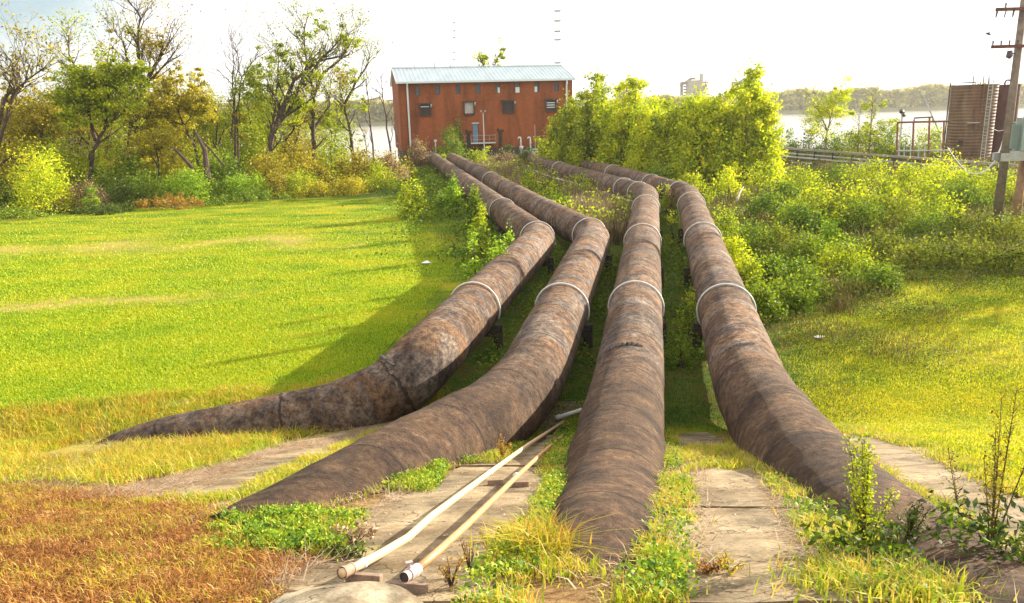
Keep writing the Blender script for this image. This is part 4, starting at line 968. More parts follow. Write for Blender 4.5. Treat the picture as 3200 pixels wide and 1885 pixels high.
tree('big dark tree with several limbs leaning far to the right near the building', 76, [[(820, 590), (850, 430), (890, 330), (960, 240), (1020, 170), (1085, 105)], [(850, 430), (880, 340), (920, 250), (1000, 190), (1070, 175), (1110, 115)], [(860, 400), (915, 330), (960, 200), (950, 110), (940, 50)], [(870, 380), (960, 320), (985, 300)], [(840, 440), (860, 320), (870, 200), (865, 130)]], [(800, 250, 40, 50, 900), (880, 170, 40, 30, 700), (950, 110, 40, 60, 420), (1010, 70, 25, 40, 160), (1090, 130, 45, 35, 420), (870, 240, 50, 50, 900), (990, 230, 40, 40, 330), (800, 310, 60, 60, 1500), (930, 330, 50, 50, 900)], YG, .22, leaf_n=3, r0=.30, brl=2.6)
tree('dark forked tree right of the big leaning tree', 80, [[(975, 510), (978, 420), (982, 290), (960, 220), (935, 170)], [(980, 300), (1010, 230), (1060, 190), (1090, 170)], [(982, 400), (1030, 330), (1020, 280)], [(890, 440), (920, 400), (965, 375)]], [(1050, 240, 45, 50, 360), (960, 240, 40, 40, 260), (960, 330, 40, 50, 380)], OL, .2, leaf_n=3, r0=.26, brl=2.2)
tree('leaning black trunked tree with an olive crown close to the building', 84, [[(1105, 500), (1098, 440), (1085, 370), (1072, 320), (1060, 270)], [(1075, 330), (1110, 260), (1150, 200), (1155, 175)]], [(1070, 260, 45, 60, 620), (1110, 230, 35, 50, 360), (1120, 330, 40, 25, 380)], YG, .2, leaf_n=2, r0=.22, brl=2.0)
tree('slender bare tree nearest but one to the building on its left', 86, [[(1168, 500), (1158, 400), (1150, 300), (1145, 215)]], [(1150, 320, 12, 20, 30)], OL, .2, leaf_n=0, r0=.12, brl=1.6)
tree('slender bare leaning tree nearest to the building on its left', 88, [[(1228, 480), (1208, 400), (1195, 300), (1190, 240)]], [(1195, 300, 12, 20, 20)], OL, .2, leaf_n=0, r0=.13, brl=1.6)
tree('two bare saplings against the river left of the building', 90, [[(1150, 500), (1140, 430), (1120, 380)], [(1245, 490), (1238, 420), (1222, 365)]], [(1130, 420, 16, 20, 60)], OL, .18, leaf_n=0, r0=.08, brl=1.3)
o = MB().tube([D(538, 458, 66), D(560, 480, 66), D(602, 525, 66)], [.05, .13, .18], 8).build('fallen_trunk', BARK); tag(o, 'dark fallen trunk slanting down in the rusty undergrowth', 'fallen trunk')
o = MB().tube([D(612, 415, 68), D(640, 470, 68), D(650, 560, 68)], [.08, .2, .30], 8).build('broken_trunk', BARK); tag(o, 'thick dark broken trunk leaning in the middle of the left wood', 'tree trunk')
o = MB().tube([D(612, 420, 68.5), D(660, 470, 68.5), D(702, 520, 68.5)], [.04, .08, .10], 7).build('fallen_trunk', BARK); tag(o, 'thinner dark trunk fallen across the broken trunk', 'fallen trunk')
for i_, (px, yt, dp, mt, lb) in enumerate([(60, 240, 88, YO, 'thin wispy golden tree second from the left frame edge'), (150, 300, 86, YG, 'thin wispy green tree left of the green leaning tree'), (395, 200, 90, YG, 'wispy yellow green tree left of the tallest tree'), (470, 200, 86, YO, 'wispy golden tree between the tallest tree and the orange one'), (600, 260, 90, YG, 'wispy tree with dark leaves behind the orange tree'), (670, 300, 88, YG, 'small wispy yellow tree in the gap left of the leafless tree'), (780, 240, 90, YG, 'wispy yellow green tree behind the leafless tree'), (850, 210, 88, YG, 'wispy leafy tree just behind the big leaning tree'), (915, 250, 90, YO, 'golden thin tree between the leaning and the forked tree'), (1030, 300, 92, YG, 'thin yellow tree between the forked and the black trunked tree'), (240, 250, 90, YO, 'wispy golden tree behind the green leaning tree'), (330, 240, 92, YG, 'wispy tree behind the crown of the green leaning tree')]):
    h_ = 480-yt; w_ = 34+(i_*13) % 22
    tree(lb, dp, [[(px, 540), (px+6, 420), (px-8+(i_*7) % 20, yt+h_*.35), (px+(i_*11) % 24-12, yt)], [(px, 480), (px+w_*.7, yt+h_*.45), (px+w_, yt+h_*.2)]], [(px, yt+h_*.30, w_, h_*.26, 900), (px+10, yt+h_*.6, w_*1.4, h_*.28, 1700), (px-w_*.6, yt+h_*.45, w_*.8, h_*.2, 600)], mt, .19, leaf_n=3, r0=.11, brl=1.8, group='thin wispy trees of the left wood')
# undergrowth masses of the left wood
UG = 'undergrowth of the left wood'
for (x0, x1, yt, dep, mat, n, lb) in [
    (-60, 110, 440, 70, OL, 3200, 'olive undergrowth at the far left edge'), (60, 260, 430, 76, YG, 3600, 'yellow green undergrowth behind the bright yellow bush'),
    (200, 420, 450, 78, YG, 3800, 'yellow green undergrowth below the green leaning tree'), (300, 470, 480, 70, GR, 2600, 'dark green low bushes right of the leaning trunk'),
    (380, 560, 450, 76, YO, 3000, 'rust coloured brush around the fallen trunk'), (520, 700, 430, 80, YG, 3200, 'yellow green brush behind the broken trunk'),
    (620, 760, 460, 72, GR, 2200, 'shaded dark bush right of the broken trunk'), (700, 860, 380, 86, YG, 3200, 'yellow brush behind the leafless thin tree'),
    (760, 900, 470, 74, OL, 2400, 'olive bush at the foot of the big leaning tree'), (860, 1010, 440, 78, OL, 2600, 'olive bush below the dark forked tree'),
    (960, 1100, 430, 84, YG, 2400, 'yellow green bush left of the black trunked tree'), (1060, 1180, 470, 80, OL, 2000, 'olive bush below the black trunked tree'),
    (1140, 1270, 480, 84, OL, 1900, 'olive bush at the left foot of the building'), (440, 640, 290, 92, OL, 9000, 'hazy olive brush deep in the left wood'),
    (100, 330, 290, 92, OL, 9500, 'dull olive brush deep behind the green leaning tree'), (640, 860, 360, 92, YG, 7000, 'olive brush deep behind the leafless tree'), (-60, 140, 310, 94, OL, 8000, 'brownish brush deep at the far left'), (540, 760, 330, 96, OL, 6500, 'tall olive brush deep behind the broken trunk'), (280, 480, 300, 96, YG, 7500, 'tall yellow green brush deep behind the tallest tree'), (740, 880, 330, 96, YG, 3500, 'tall pale brush deep behind the big leaning tree'), (860, 1080, 350, 96, YG, 3600, 'loose yellow brush deep behind the forked tree'), (820, 1000, 400, 94, OL, 3600, 'thin olive brush deep behind the forked tree')]:
    bush(lb, x0-15, x1+15, yt, dep, mat, int(n*1.9), .25, UG)
# front row at the lawn edge
FR = 'bushes along the edge of the left lawn'
for (x0, x1, yt, dep, mat, n, lb, leaf) in [
    (-50, 60, 560, 61, DG, 1400, 'dark green bush at the left frame edge by the lawn', .14), (10, 205, 455, 62, YE, 3800, 'large bright yellow bush at the left lawn edge', .17),
    (150, 210, 520, 66, GR, 900, 'small green bush peeping out right of the large yellow bush', .14), (190, 310, 570, 64, RD, 1900, 'pinkish tan reeds right of the large yellow bush', .16),
    (255, 300, 570, 63, BG, 500, 'small bright green bush in the tan reeds', .13), (310, 430, 560, 66, DG, 1800, 'dark green bush right of the tan reeds', .14),
    (400, 500, 540, 66, GR, 1500, 'mid green bush left of the brightest green bush', .15), (500, 650, 525, 67, BG, 3000, 'brightest green bush in the middle of the lawn edge', .15),
    (640, 720, 560, 68, GR, 1200, 'deep green bush right of the brightest green bush', .14), (690, 825, 540, 69, BG, 2200, 'rounded green bush with pale upright shoots', .14),
    (810, 900, 530, 70, OL, 1300, 'olive brush between the rounded green bush and the orange brush', .15), (880, 990, 530, 71, YG, 1500, 'yellow green brush left of the orange brush', .15),
    (940, 1060, 560, 70, YO, 1400, 'orange brown brush near the corner of the lawn', .14), (1040, 1150, 550, 71, YO, 1500, 'bright yellow orange brush near the far corner of the lawn', .15),
    (1120, 1230, 510, 74, YG, 1500, 'yellow green shrub near the building corner', .16), (1180, 1260, 480, 80, RD, 1100, 'tan reed clump left of the building', .18),
    (230, 420, 640, 62, DG, 1500, 'low dark fringe of weeds under the reeds at the lawn edge', .13), (420, 640, 610, 64, OR, 1300, 'low brown fringe of weeds in front of the green bushes', .13), (640, 900, 595, 67, GR, 1500, 'low green fringe of weeds along the middle lawn edge', .13), (-60, 120, 650, 59, GR, 1200, 'low green weeds under the large yellow bush', .12)]:
    bush(lb, x0-8, x1+8, yt, dep, mat, int(n*2.0), leaf*1.1, FR)
# by the building
for (x0, x1, yt, dep, mat, n, lb, leaf) in [
    (1268, 1338, 425, 98, RD, 1500, 'pinkish tan reed clump in front of the left corner of the building', .2), (1270, 1325, 420, 99, YG, 500, 'yellow green leaves over the tan reed clump at the building corner', .2),
    (1352, 1452, 400, 104, GR, 1800, 'broad green bush against the brick wall left of the blue door', .2), (1405, 1452, 365, 106, GR, 1300, 'taller green bush against the brick wall left of the blue door', .2),
    (1460, 1540, 450, 98, YG, 700, 'yellowish leafy shrub below the landing', .22), (1560, 1610, 445, 104, DG, 700, 'dark green shrub right of the mooring posts', .2),
    (1530, 1620, 480, 96, RD, 1500, 'tall tan reeds before the right half of the building', .2), (1610, 1700, 470, 96, DG, 1200, 'dull green reeds below the gooseneck vents', .2), (1690, 1720, 445, 100, YG, 400, 'yellow shrub between the vents and the willow thicket', .2),
    (1370, 1400, 480, 90, YG, 260, 'small yellow green shrub between the far ends of the two left pipes', .2), (1440, 1465, 495, 88, YG, 220, 'small yellow green shrub right of the second pipe end', .2)]:
    bush(lb, x0, x1, yt, dep, mat, int(n*2.2), leaf*1.1, 'shrubs in front of the brick building')
tree('distant treetop with dark leaves showing above the metal roof', 150, [[(1530, 400), (1535, 230), (1560, 170)], [(1530, 300), (1510, 200), (1500, 190)]], [(1515, 190, 16, 16, 300), (1565, 178, 16, 22, 300)], YG, .45, leaf_n=1, group=None, r0=.3, brl=1.5)
# ------------------------------------------------------------------ yellow willow thicket, right of the building
YW = 'yellow willow trees right of the building'
def willow(label, dep, xc, hw, yt, yb, n, mat=YE, low=GR, nl=1200, sten=7):
    c0 = D(xc, yt, dep); s = dep/F_PX; top = c0[2]; x, y = c0[0], c0[1]; h = top-gz(x, y)
    root = empty('willow_tree', (x, y, 0), label, 'tree', YW); mb = MB(); Lv = Leaves()
    for k in range(sten):
        bx = x+random.gauss(0, hw*s*.25); a = random.uniform(-1, 1); tx = x+a*hw*s*.75; tz = h*(1-.35*abs(a)**1.5)*random.uniform(.82, 1.02); ty = y+random.gauss(0, hw*s*.3)
        pts = [Vector((bx+(tx-bx)*t**1.3, y+(ty-y)*t, tz*t)) for t in np.linspace(0, 1, 7)]
        mb.tube(pts, [.09*(1-.8*t) for t in np.linspace(0, 1, 7)], 5, cap=False)
        for i in range(1, 7):
            for _ in range(3):
                q = pts[i]; d = Vector((random.gauss(0, 1), random.gauss(0, 1), random.uniform(.5, 1.6))).normalized(); ln = random.uniform(.6, 1.6)*(1.3-.1*i)
                e = q+d*ln; mb.tube([q, q+d*ln*.5+Vector((0, 0, .1)), e], [.025, .015, .006], 3, cap=False)
                for f in (.4, .7, 1.0): Lv.add(q+d*ln*f, int(n/(sten*54))+1, .20)
    mb.build('trunk', BARKL, root)
    n = int(n*2.1); nc = n//50; W_ = hw*s*1.15
    tx = RNG.uniform(-1, 1, nc); tz = RNG.uniform(0.02, 1, nc)**.8
    prof = (1-np.abs(tx)**1.7)*(.88+.12*np.sin(tx*7+xc))                # uneven skyline
    cc = np.stack([x+tx*W_*(1-.25*tz), y+RNG.normal(0, .45, nc)*W_*(1-.5*tz), h*prof*tz], 1)
    cs = RNG.uniform(.12, .6, nc); qi = RNG.integers(0, nc, n)
    q = cc[qi]+RNG.normal(size=(n, 3))*cs[qi][:, None]*np.array([.9, .9, 1.5]); q[:, 2] = np.maximum(q[:, 2], .1)
    k = RNG.integers(0, nc, n//12); sp = cc[k]+np.array([0, 0, 1.0])*RNG.uniform(0, .9, (n//12, 1))+RNG.normal(size=(n//12, 3))*.12; q = np.concatenate([q, sp[sp[:, 2] < h*1.02]])
    P = np.concatenate(Lv.P+[q]); soup('crown', leaf_quads(P, .24, aspect=.7), QF, mat, root)
    if nl: bush(None, xc-hw, xc+hw, yt+(yb-yt)*.55, dep-1.5, low, nl, .16)
    return root
def willows():
    for a in [('leftmost willow, low and round, leaning against the brick wall', 88, 1740, 75, 400, 540, 3000, YG), ('broad willow in front of the right corner of the building', 82, 1800, 110, 305, 540, 6000, YG),
              ('tall pointed willow just right of the building', 79, 1868, 105, 246, 550, 7200, YG), ('tall yellow willow with an irregular top left of the gap', 76, 1960, 115, 256, 560, 7600, YE),
              ('low willow filling the dip between the two tall groups', 72, 2045, 100, 315, 570, 6200, YE), ('willow rising right of the dip, in front of the far stack', 68, 2120, 100, 312, 570, 6600, YG),
              ('broad bright yellow willow in the middle of the thicket', 66, 2195, 115, 290, 580, 8200, YE), ('willow standing before the right hand far tower', 67, 2275, 100, 298, 575, 6600, YE),
              ('tallest yellow willow at the right end of the thicket', 65, 2345, 90, 226, 560, 7400, YE), ('outermost right willow, lower and sparser', 66, 2400, 50, 290, 550, 2600, YE),
              ('willow deep in the thicket behind the dip', 80, 2060, 60, 318, 540, 4200, YG), ('willow deep behind the broad bright one', 78, 2180, 70, 300, 540, 4200, YG), ('willow deep behind the tallest one', 78, 2330, 60, 290, 540, 4000, YG), ('willow deep behind the pointed one', 90, 1925, 60, 285, 540, 3600, YG)]:
        willow(*a[:7], mat=a[7], nl=0)
    for (x0, x1, yt, dep, mat, n, lb) in [(1690, 1800, 470, 84, GR, 1800, 'green undergrowth below the leftmost willow'), (1780, 1900, 460, 80, DG, 2200, 'dark green undergrowth behind the far pipes'), (1880, 2010, 470, 74, DG, 2200, 'dark green undergrowth in the shade of the tall willows'), (2000, 2110, 500, 66, GR, 1700, 'green undergrowth right behind the bend of the fourth pipe'),
            (2110, 2230, 540, 56, YG, 1700, 'yellow green leafy bush right of the fourth pipe bend'), (2230, 2340, 520, 58, YE, 1700, 'yellow bush at the foot of the tallest willow'), (2320, 2430, 500, 62, YG, 1500, 'yellow green bush at the right foot of the thicket')]:
        bush(lb, x0, x1, yt, dep, mat, n, .17, 'undergrowth of the willow thicket')
willows()
tree('yellow tree standing alone before the river, right of the thicket', 92, [[(2570, 470), (2585, 410), (2600, 350), (2625, 290)], [(2585, 410), (2560, 350), (2555, 310)]], [(2600, 340, 55, 40, 1500), (2625, 300, 30, 25, 500), (2560, 370, 50, 50, 1100)], YE, .22, BARKL, 'trees before the river on the right', r0=.14, leaf_n=4, brl=1.6)
tree('thin yellow tree with two bare stems left of the steel frame', 90, [[(2715, 480), (2722, 380), (2728, 300)], [(2680, 480), (2688, 350)]], [(2730, 350, 35, 40, 420), (2700, 430, 60, 50, 1500), (2760, 420, 50, 50, 1200)], YG, .2, BARKL, 'trees before the river on the right', r0=.12, leaf_n=3, brl=1.3)
for (x0, x1, yt, dep, mat, n, lb) in [(2415, 2500, 400, 98, GR, 1100, 'dark green bush with whitish leaves before the river'), (2480, 2570, 395, 96, DG, 1300, 'dark bush left of the lone yellow tree'), (2560, 2660, 410, 94, GR, 1500, 'green bush below the lone yellow tree'), (2640, 2760, 400, 92, YG, 1700, 'yellow green bush behind the steel bridge'), (2750, 2850, 390, 92, GR, 1500, 'green bush left of the steel frame'), (2840, 2960, 385, 94, YG, 1700, 'yellow green bush inside the steel frame'), (3140, 3260, 400, 96, YG, 1500, 'yellow bush behind the transformer')]:
    bush(lb, x0-8, x1+8, yt, dep, mat, n*2, .22, 'bushes behind the steel bridge')
# ------------------------------------------------------------------ brush on the right bank
def side_trees():
    for i, (x, y, h, lb) in enumerate(((31, 34, 8, 'nearest'), (38, 38.5, 9.5, 'middle'), (46, 47, 11, 'farthest'))):
        root = empty('tree', (x, y, 0), f'{lb} tree in the row at the right outside the picture, shading the right lawn', 'tree', 'trees at the right of the right lawn')
        mb = MB(); Lv = Leaves(); pts = [Vector((x+random.gauss(0, .15)*t, y, h*.8*t)) for t in np.linspace(0, 1, 6)]
        mb.tube(pts, [.22*(1-.75*t) for t in np.linspace(0, 1, 6)], 8, cap=False)
        for k in range(1, 6):
            for _ in range(4):
                d = Vector((random.gauss(0, 1), random.gauss(0, 1), random.uniform(.1, 1))).normalized(); grow(mb, Lv, pts[k], d, h*.26, .07, 1, 3, .04, 6, .3, kids=2)
        mb.build('trunk', BARK, root); soup('crown', leaf_quads(np.concatenate(Lv.P), .3), QF, YG, root)
side_trees()
def right_brush():
    mats = [YG, GR, OL, DG, YE, GR, DG]
    base = [(2440, 2560, 520, 78, YG), (2560, 2680, 515, 76, GR), (2660, 2790, 500, 74, YG), (2780, 2900, 510, 72, YG), (2880, 3010, 490, 72, YE), (2990, 3110, 510, 68, YG), (3090, 3230, 520, 64, YG),
            (2400, 2500, 570, 62, GR), (2480, 2620, 580, 62, YG), (2600, 2740, 570, 62, YG), (2720, 2860, 570, 60, YG), (2840, 2980, 560, 60, YG), (2960, 3090, 560, 58, GR),
            (2350, 2450, 610, 54, GR), (2440, 2560, 640, 52, GR), (2540, 2660, 630, 52, SC), (2640, 2770, 630, 50, GR), (2760, 2880, 640, 50, SC), (2860, 2990, 640, 50, GR), (2980, 3110, 660, 48, SC), (3100, 3240, 670, 48, SC),
            (2210, 2310, 650, 46, YG), (2280, 2400, 690, 42, GR), (2380, 2500, 700, 42, SC), (2470, 2570, 740, 40, GR), (2580, 2720, 740, 37, YG), (2700, 2820, 720, 42, SC), (2560, 2640, 690, 42, BG), (2820, 2960, 740, 42, SC), (2940, 3080, 740, 42, SC), (3060, 3220, 760, 40, SC),
            (2240, 2330, 740, 38, YE), (2290, 2370, 800, 33, YG), (2240, 2300, 870, 30, YE), (2360, 2460, 800, 34, GR), (2440, 2560, 820, 34, GR), (2330, 2420, 880, 28, GR), (2420, 2520, 860, 31, GR), (2660, 2790, 810, 36, GR)]
    adj = {YG: 'yellow green', GR: 'green', SC: 'olive', YE: 'bright yellow', BG: 'bright green'}
    for i, (x0, x1, yt, dep, mat) in enumerate(base):
        row = 'by the bridge' if dep > 63 else 'high on the bank' if dep > 55 else 'midway on the bank' if dep > 44 else 'near the right lawn' if dep > 36 else 'lowest on the bank'
        xc = (x0+x1)/2
        ps = 'beside the fourth pipe' if xc < 2345 else 'below the outermost willow' if xc < 2480 else 'left of the lone yellow tree' if xc < 2565 else 'below the lone yellow tree' if xc < 2680 else 'below the thin yellow tree' if xc < 2780 else 'below the steel gantry' if xc < 2900 else 'below the steel tank' if xc < 3020 else 'left of the utility pole' if xc < 3110 else 'at the utility pole'
        hgt = {YG: 2.1, GR: 1.6, SC: 1.3, YE: 2.2, BG: 1.7}[mat]*(1 if dep > 55 else .8 if dep > 40 else .6); hz = 349-.0279*((x0+x1)/2-1600); dep2 = (7-hgt)*F_PX/(yt-hz)*.97
        bush(f'{adj[mat]} scrub bush {row}, {ps}', x0-25, x1+25, yt, dep2, mat, 3000, .17 if dep > 50 else .12, 'scrub bushes of the right bank', stems=4)
right_brush()
def scrub_cover():
    n = 150000; y = RNG.uniform(17, 112, n); fx = np.interp(y, [17, 25, 40, 55, 112], [7.2, 8.5, 10.5, 13.5, 14]); tx = np.interp(y, [17, 24, 32, 40, 60, 112], [8.5, 13, 22, 60, 60, 75])
    x = fx+(tx-fx)*RNG.uniform(0, 1, n)+RNG.normal(0, .7, n)+np.abs(RNG.normal(0, .5, n)); x = np.maximum(x, fx-.2); y = y+pnoise(x, y, .4, 1.)*2; nn = pnoise(x, y, .3, 3.); k = (nn > -.3+RNG.normal(0, .12, n)+np.clip((30-y)/26, 0, .5)) & (y > 18); x, y, nn = x[k], y[k], nn[k]
    P = np.stack([x, y, gzv(x, y)+RNG.uniform(0, 1, len(x))**1.4*(.25+.7*np.clip(nn+.25, 0, 1))], 1)
    sc = np.clip(y/55, .4, 1.6)
    kk = pnoise(x, y, .45, 8.) > 0
    tag(soup('scrub_cover', leaf_quads(P[kk], .15*sc[kk]), QF, leaf_mat('scrub_mix', [(.02, .035, .008), (.07, .12, .012), (.18, .20, .02), (.30, .24, .03)], .3, .9)), 'tangled green and brown ground cover filling the right bank between its bushes', 'scrub', kind='stuff')
    tag(soup('dry_scrub', blades_arr(P[~kk], .45*sc[~kk], .04*sc[~kk], .4), BF, leaf_mat('dry_scrub_mix', [(.04, .03, .012), (.13, .10, .03), (.22, .17, .04), (.26, .12, .05)], .3, .9)), 'brownish dry weeds standing between the bushes of the right bank', 'weeds', kind='stuff')
scrub_cover()
# saplings and climbers along the pipes
for (x0, x1, yt, dep, mat, n, lb, leaf, zb) in [
    (1395, 1440, 555, 66, BG, 520, 'bright yellow green sapling over the upper first pipe', .16, 0), (1455, 1500, 595, 58, GR, 620, 'green sapling column hugging the first pipe', .13, 0), (1480, 1520, 640, 54, YG, 300, 'small yellow sapling just below the green column', .12, 0),
    (1565, 1612, 690, 42, BG, 320, 'bright feathery weed at the outside of the first pipe bend', .10, 0), (1505, 1600, 740, 38, BG, 520, 'bright green weed cluster below the first pipe bend', .09, 0), (1455, 1500, 718, 42, BG, 260, 'small bright weed left of the first pipe', .09, 0),
    (1640, 1715, 655, 47, OR, 420, 'orange tinged shrub between the first two pipes', .11, 0), (1535, 1590, 585, 60, GR, 380, 'small green shrub on top of the second pipe', .12, .9), (1735, 1785, 680, 41, YG, 260, 'yellow weed leaning on the second pipe', .10, .9),
    (1785, 1850, 550, 62, YG, 500, 'yellow green shrub poking in front of the upper third pipe', .14, 0), (1870, 1930, 690, 44, YG, 420, 'leafy yellow weed between the second and third pipes', .10, 0), (1900, 1990, 640, 50, YG, 520, 'yellow brush in the angle of the third pipe', .12, 0),
    (1620, 1680, 540, 62, YG, 520, 'tall yellow weed standing between the second and third pipes', .13, 0), (1700, 1800, 620, 54, GR, 700, 'green weeds in the middle gap between the pipes', .12, 0), (1790, 1900, 700, 44, OL, 600, 'brown green weeds right of the second pipe bend', .10, 0),
    (2060, 2110, 575, 52, YG, 380, 'yellow creeper between the bends of the third and fourth pipes', .12, 0), (2080, 2130, 680, 40, YG, 160, 'small yellow creeper in the gap between the third and fourth pipes', .09, 0),
    (2130, 2190, 910, 24, YG, 380, 'yellow weed in the gap left of the fourth pipe', .06, 0), (2100, 2170, 1050, 21, GR, 300, 'green weed low in the gap between the third and fourth pipes', .05, 0), (1340, 1440, 610, 56, GR, 700, 'green weeds left of the first pipe', .12, 0), (1290, 1420, 560, 66, GR, 800, 'green weeds in the corner between lawn and first pipe', .13, 0), (1240, 1330, 560, 70, YG, 700, 'yellow green weeds at the far lawn corner', .14, 0)]:
    if x1 < 1620 and mat in (BG, YG) or 'column' in lb: dep = (7-2.5)*F_PX/(yt-355); n *= 1.5
    bush(lb, x0-8, x1+8, yt-12, dep, mat, int(n*2.2), leaf*1.3, 'weeds and saplings beside the pipes', stems=5, zb=zb)
# ------------------------------------------------------------------ tall weeds in the right foreground
def tall_weed(label, px, py, h, n_st, lean, leafm, spread, nleaf, lsz):
    b = Vector(G(px, py)); root = empty('tall_weed', tuple(b), label, 'weed', 'tall weeds in the right foreground'); mb = MB(); P = []; A = []
    for k in range(n_st):
        a = random.uniform(0, 6.28); sp = random.uniform(0, spread); hh = h*random.uniform(.55, 1.0) if k else h
        pts = [b+Vector((math.cos(a)*sp*t**1.2+lean*t*hh, math.sin(a)*sp*t**1.2*.7, hh*t)) for t in np.linspace(0, 1, 9)]
        mb.tube(pts, [.007*(1-.7*t) for t in np.linspace(0, 1, 9)], 5, cap=False)
        for i in range(3, 9):
            c = int(nleaf*(.4 if i < 4 else 1)); q = np.array(pts[i])+RNG.normal(size=(c, 3))*np.array([.022, .022, .05]); P.append(q)
            for _ in range(2):
                d = Vector((random.gauss(0, 1), random.gauss(0, 1), random.uniform(.6, 1.6))).normalized()*random.uniform(.05, .14)*(1.3-i*.09)
                mb.tube([pts[i], pts[i]+d], [.003, .0015], 3, cap=False); q2 = np.array(pts[i]+d*.75)+RNG.normal(size=(c//2+1, 3))*.022; P.append(q2)
    n = 70
    n = 80
    low = np.array(b)+RNG.normal(size=(n*3, 3))*np.array([spread*.5+.08, spread*.5+.08, .0])+np.array([lean*.1, 0, 0]); low[:, 2] += RNG.uniform(.03, .32*h, len(low))
    mb.build('stem', simple('weed_stem', (.10, .07, .03), .8, .3, 20), root)
    soup('foliage', leaf_quads(np.concatenate(P), lsz), QF, leafm[0], root)
    soup('foliage', leaf_quads(low, lsz*3.6, aspect=.42), QF, leafm[1], root)
tall_weed('tall dock weed with dense green seed spikes in front of the fourth pipe', 2700, 1740, .95, 9, -.08, (YG, DG), .25, 16, .026)
tall_weed('tallest dark weed with bare twiggy spikes at the right edge', 3090, 1760, 1.35, 8, .05, (OL, DG), .22, 12, .022)
tall_weed('slender single stemmed weed between the two tall weed clumps', 3010, 1700, .85, 2, -.25, (OL, GR), .08, 8, .02)
tall_weed('low broad leaved dark weed at the right frame edge', 3190, 1800, .6, 7, .0, (GR, DG), .3, 6, .02)
tall_weed('short dark weed behind the dock weed on the fourth pipe edge', 2830, 1720, .45, 6, .1, (DG, DG), .2, 8, .02)
def small_weed(label, px, py, h, mat, n, r, lsz, name='weed', group='small weeds on the concrete', cat='weed'):
    b = Vector(G(px, py)); root = empty(name, tuple(b), label, cat, group); mb = MB(); tips = []
    for k in range(9):
        a = random.uniform(0, 6.28); e = b+Vector((math.cos(a)*r*random.uniform(.3, 1), math.sin(a)*r*random.uniform(.3, 1), h*random.uniform(.5, 1)))
        mb.tube([b, b.lerp(e, .5)+Vector((0, 0, h*.1)), e], [.005, .004, .002], 4, cap=False); tips += [np.array(b.lerp(e, f)) for f in (.5, .7, .9, 1)]
    q = np.array(tips)[RNG.integers(0, len(tips), n)]+RNG.normal(size=(n, 3))*r*.16
    q[:, 2] = np.maximum(q[:, 2], b.z+.01)
    mb.build('stem', BARK, root); soup('foliage', leaf_quads(q, lsz), QF, mat, root)
small_weed('reddish brown twiggy weed standing by the thin pipes', 1570, 1440, .42, OR, 260, .16, .035)
small_weed('bushy rust coloured weed behind the twiggy one', 1560, 1380, .35, DEAD, 420, .25, .04)
small_weed('dark shrivelled broad leaves spread on the concrete left of the thin pipes', 1070, 1745, .09, DG, 200, .22, .055)
small_weed('brown shrivelled leaves in front of the second pipe', 1110, 1700, .14, DRYF, 150, .20, .06)
small_weed('dry spiky weed beside the right timber block', 1410, 1840, .26, OR, 90, .10, .03)
small_weed('thin dry weed stalk right of the timber block', 1470, 1800, .32, OR, 60, .08, .025)
small_weed('small orange dry weed at the bottom of the right concrete panel', 2210, 1790, .10, DEAD, 160, .13, .03)
small_weed('second small dry weed at the bottom of the right concrete panel', 2280, 1795, .16, TALL, 140, .12, .03)
def big_tuft(label, px, py, h, n, mat, r):
    c = G(px, py); P = np.array(c)+RNG.normal(size=(n, 3))*np.array([r, r, 0]); P[:, 2] = gzv(P[:, 0], P[:, 1])
    tag(soup('grass_tuft', blades_arr(P, h, .012, .75), BF, mat), label, 'grass tuft', 'large grass tufts')
big_tuft('pale upright grass tuft left of the foot of the third pipe', 1690, 1740, .34, 420, TALL, .12)
big_tuft('yellow grass tuft at the left of the thin pipes near the second pipe', 1610, 1690, .2, 260, TUFT, .12)
big_tuft('green and dry grass tuft below the dock weed', 2640, 1830, .16, 600, TUFT, .22)
big_tuft('yellow green grass tuft at the bottom right', 2900, 1880, .17, 400, TUFT, .2)
big_tuft('green grass tuft at the lower side of the first pipe', 800, 1400, .35, 260, TUFT, .3)
big_tuft('long bladed grass tuft over the buried end of the first pipe', 640, 1420, .5, 200, TALL, .35)
big_tuft('dark green grass tuft at the left toe below the first pipe', 1330, 1250, .45, 300, TUFT, .3)
big_tuft('leafy green tuft on the toe right of the second pipe', 1680, 1275, .3, 400, BG, .25)

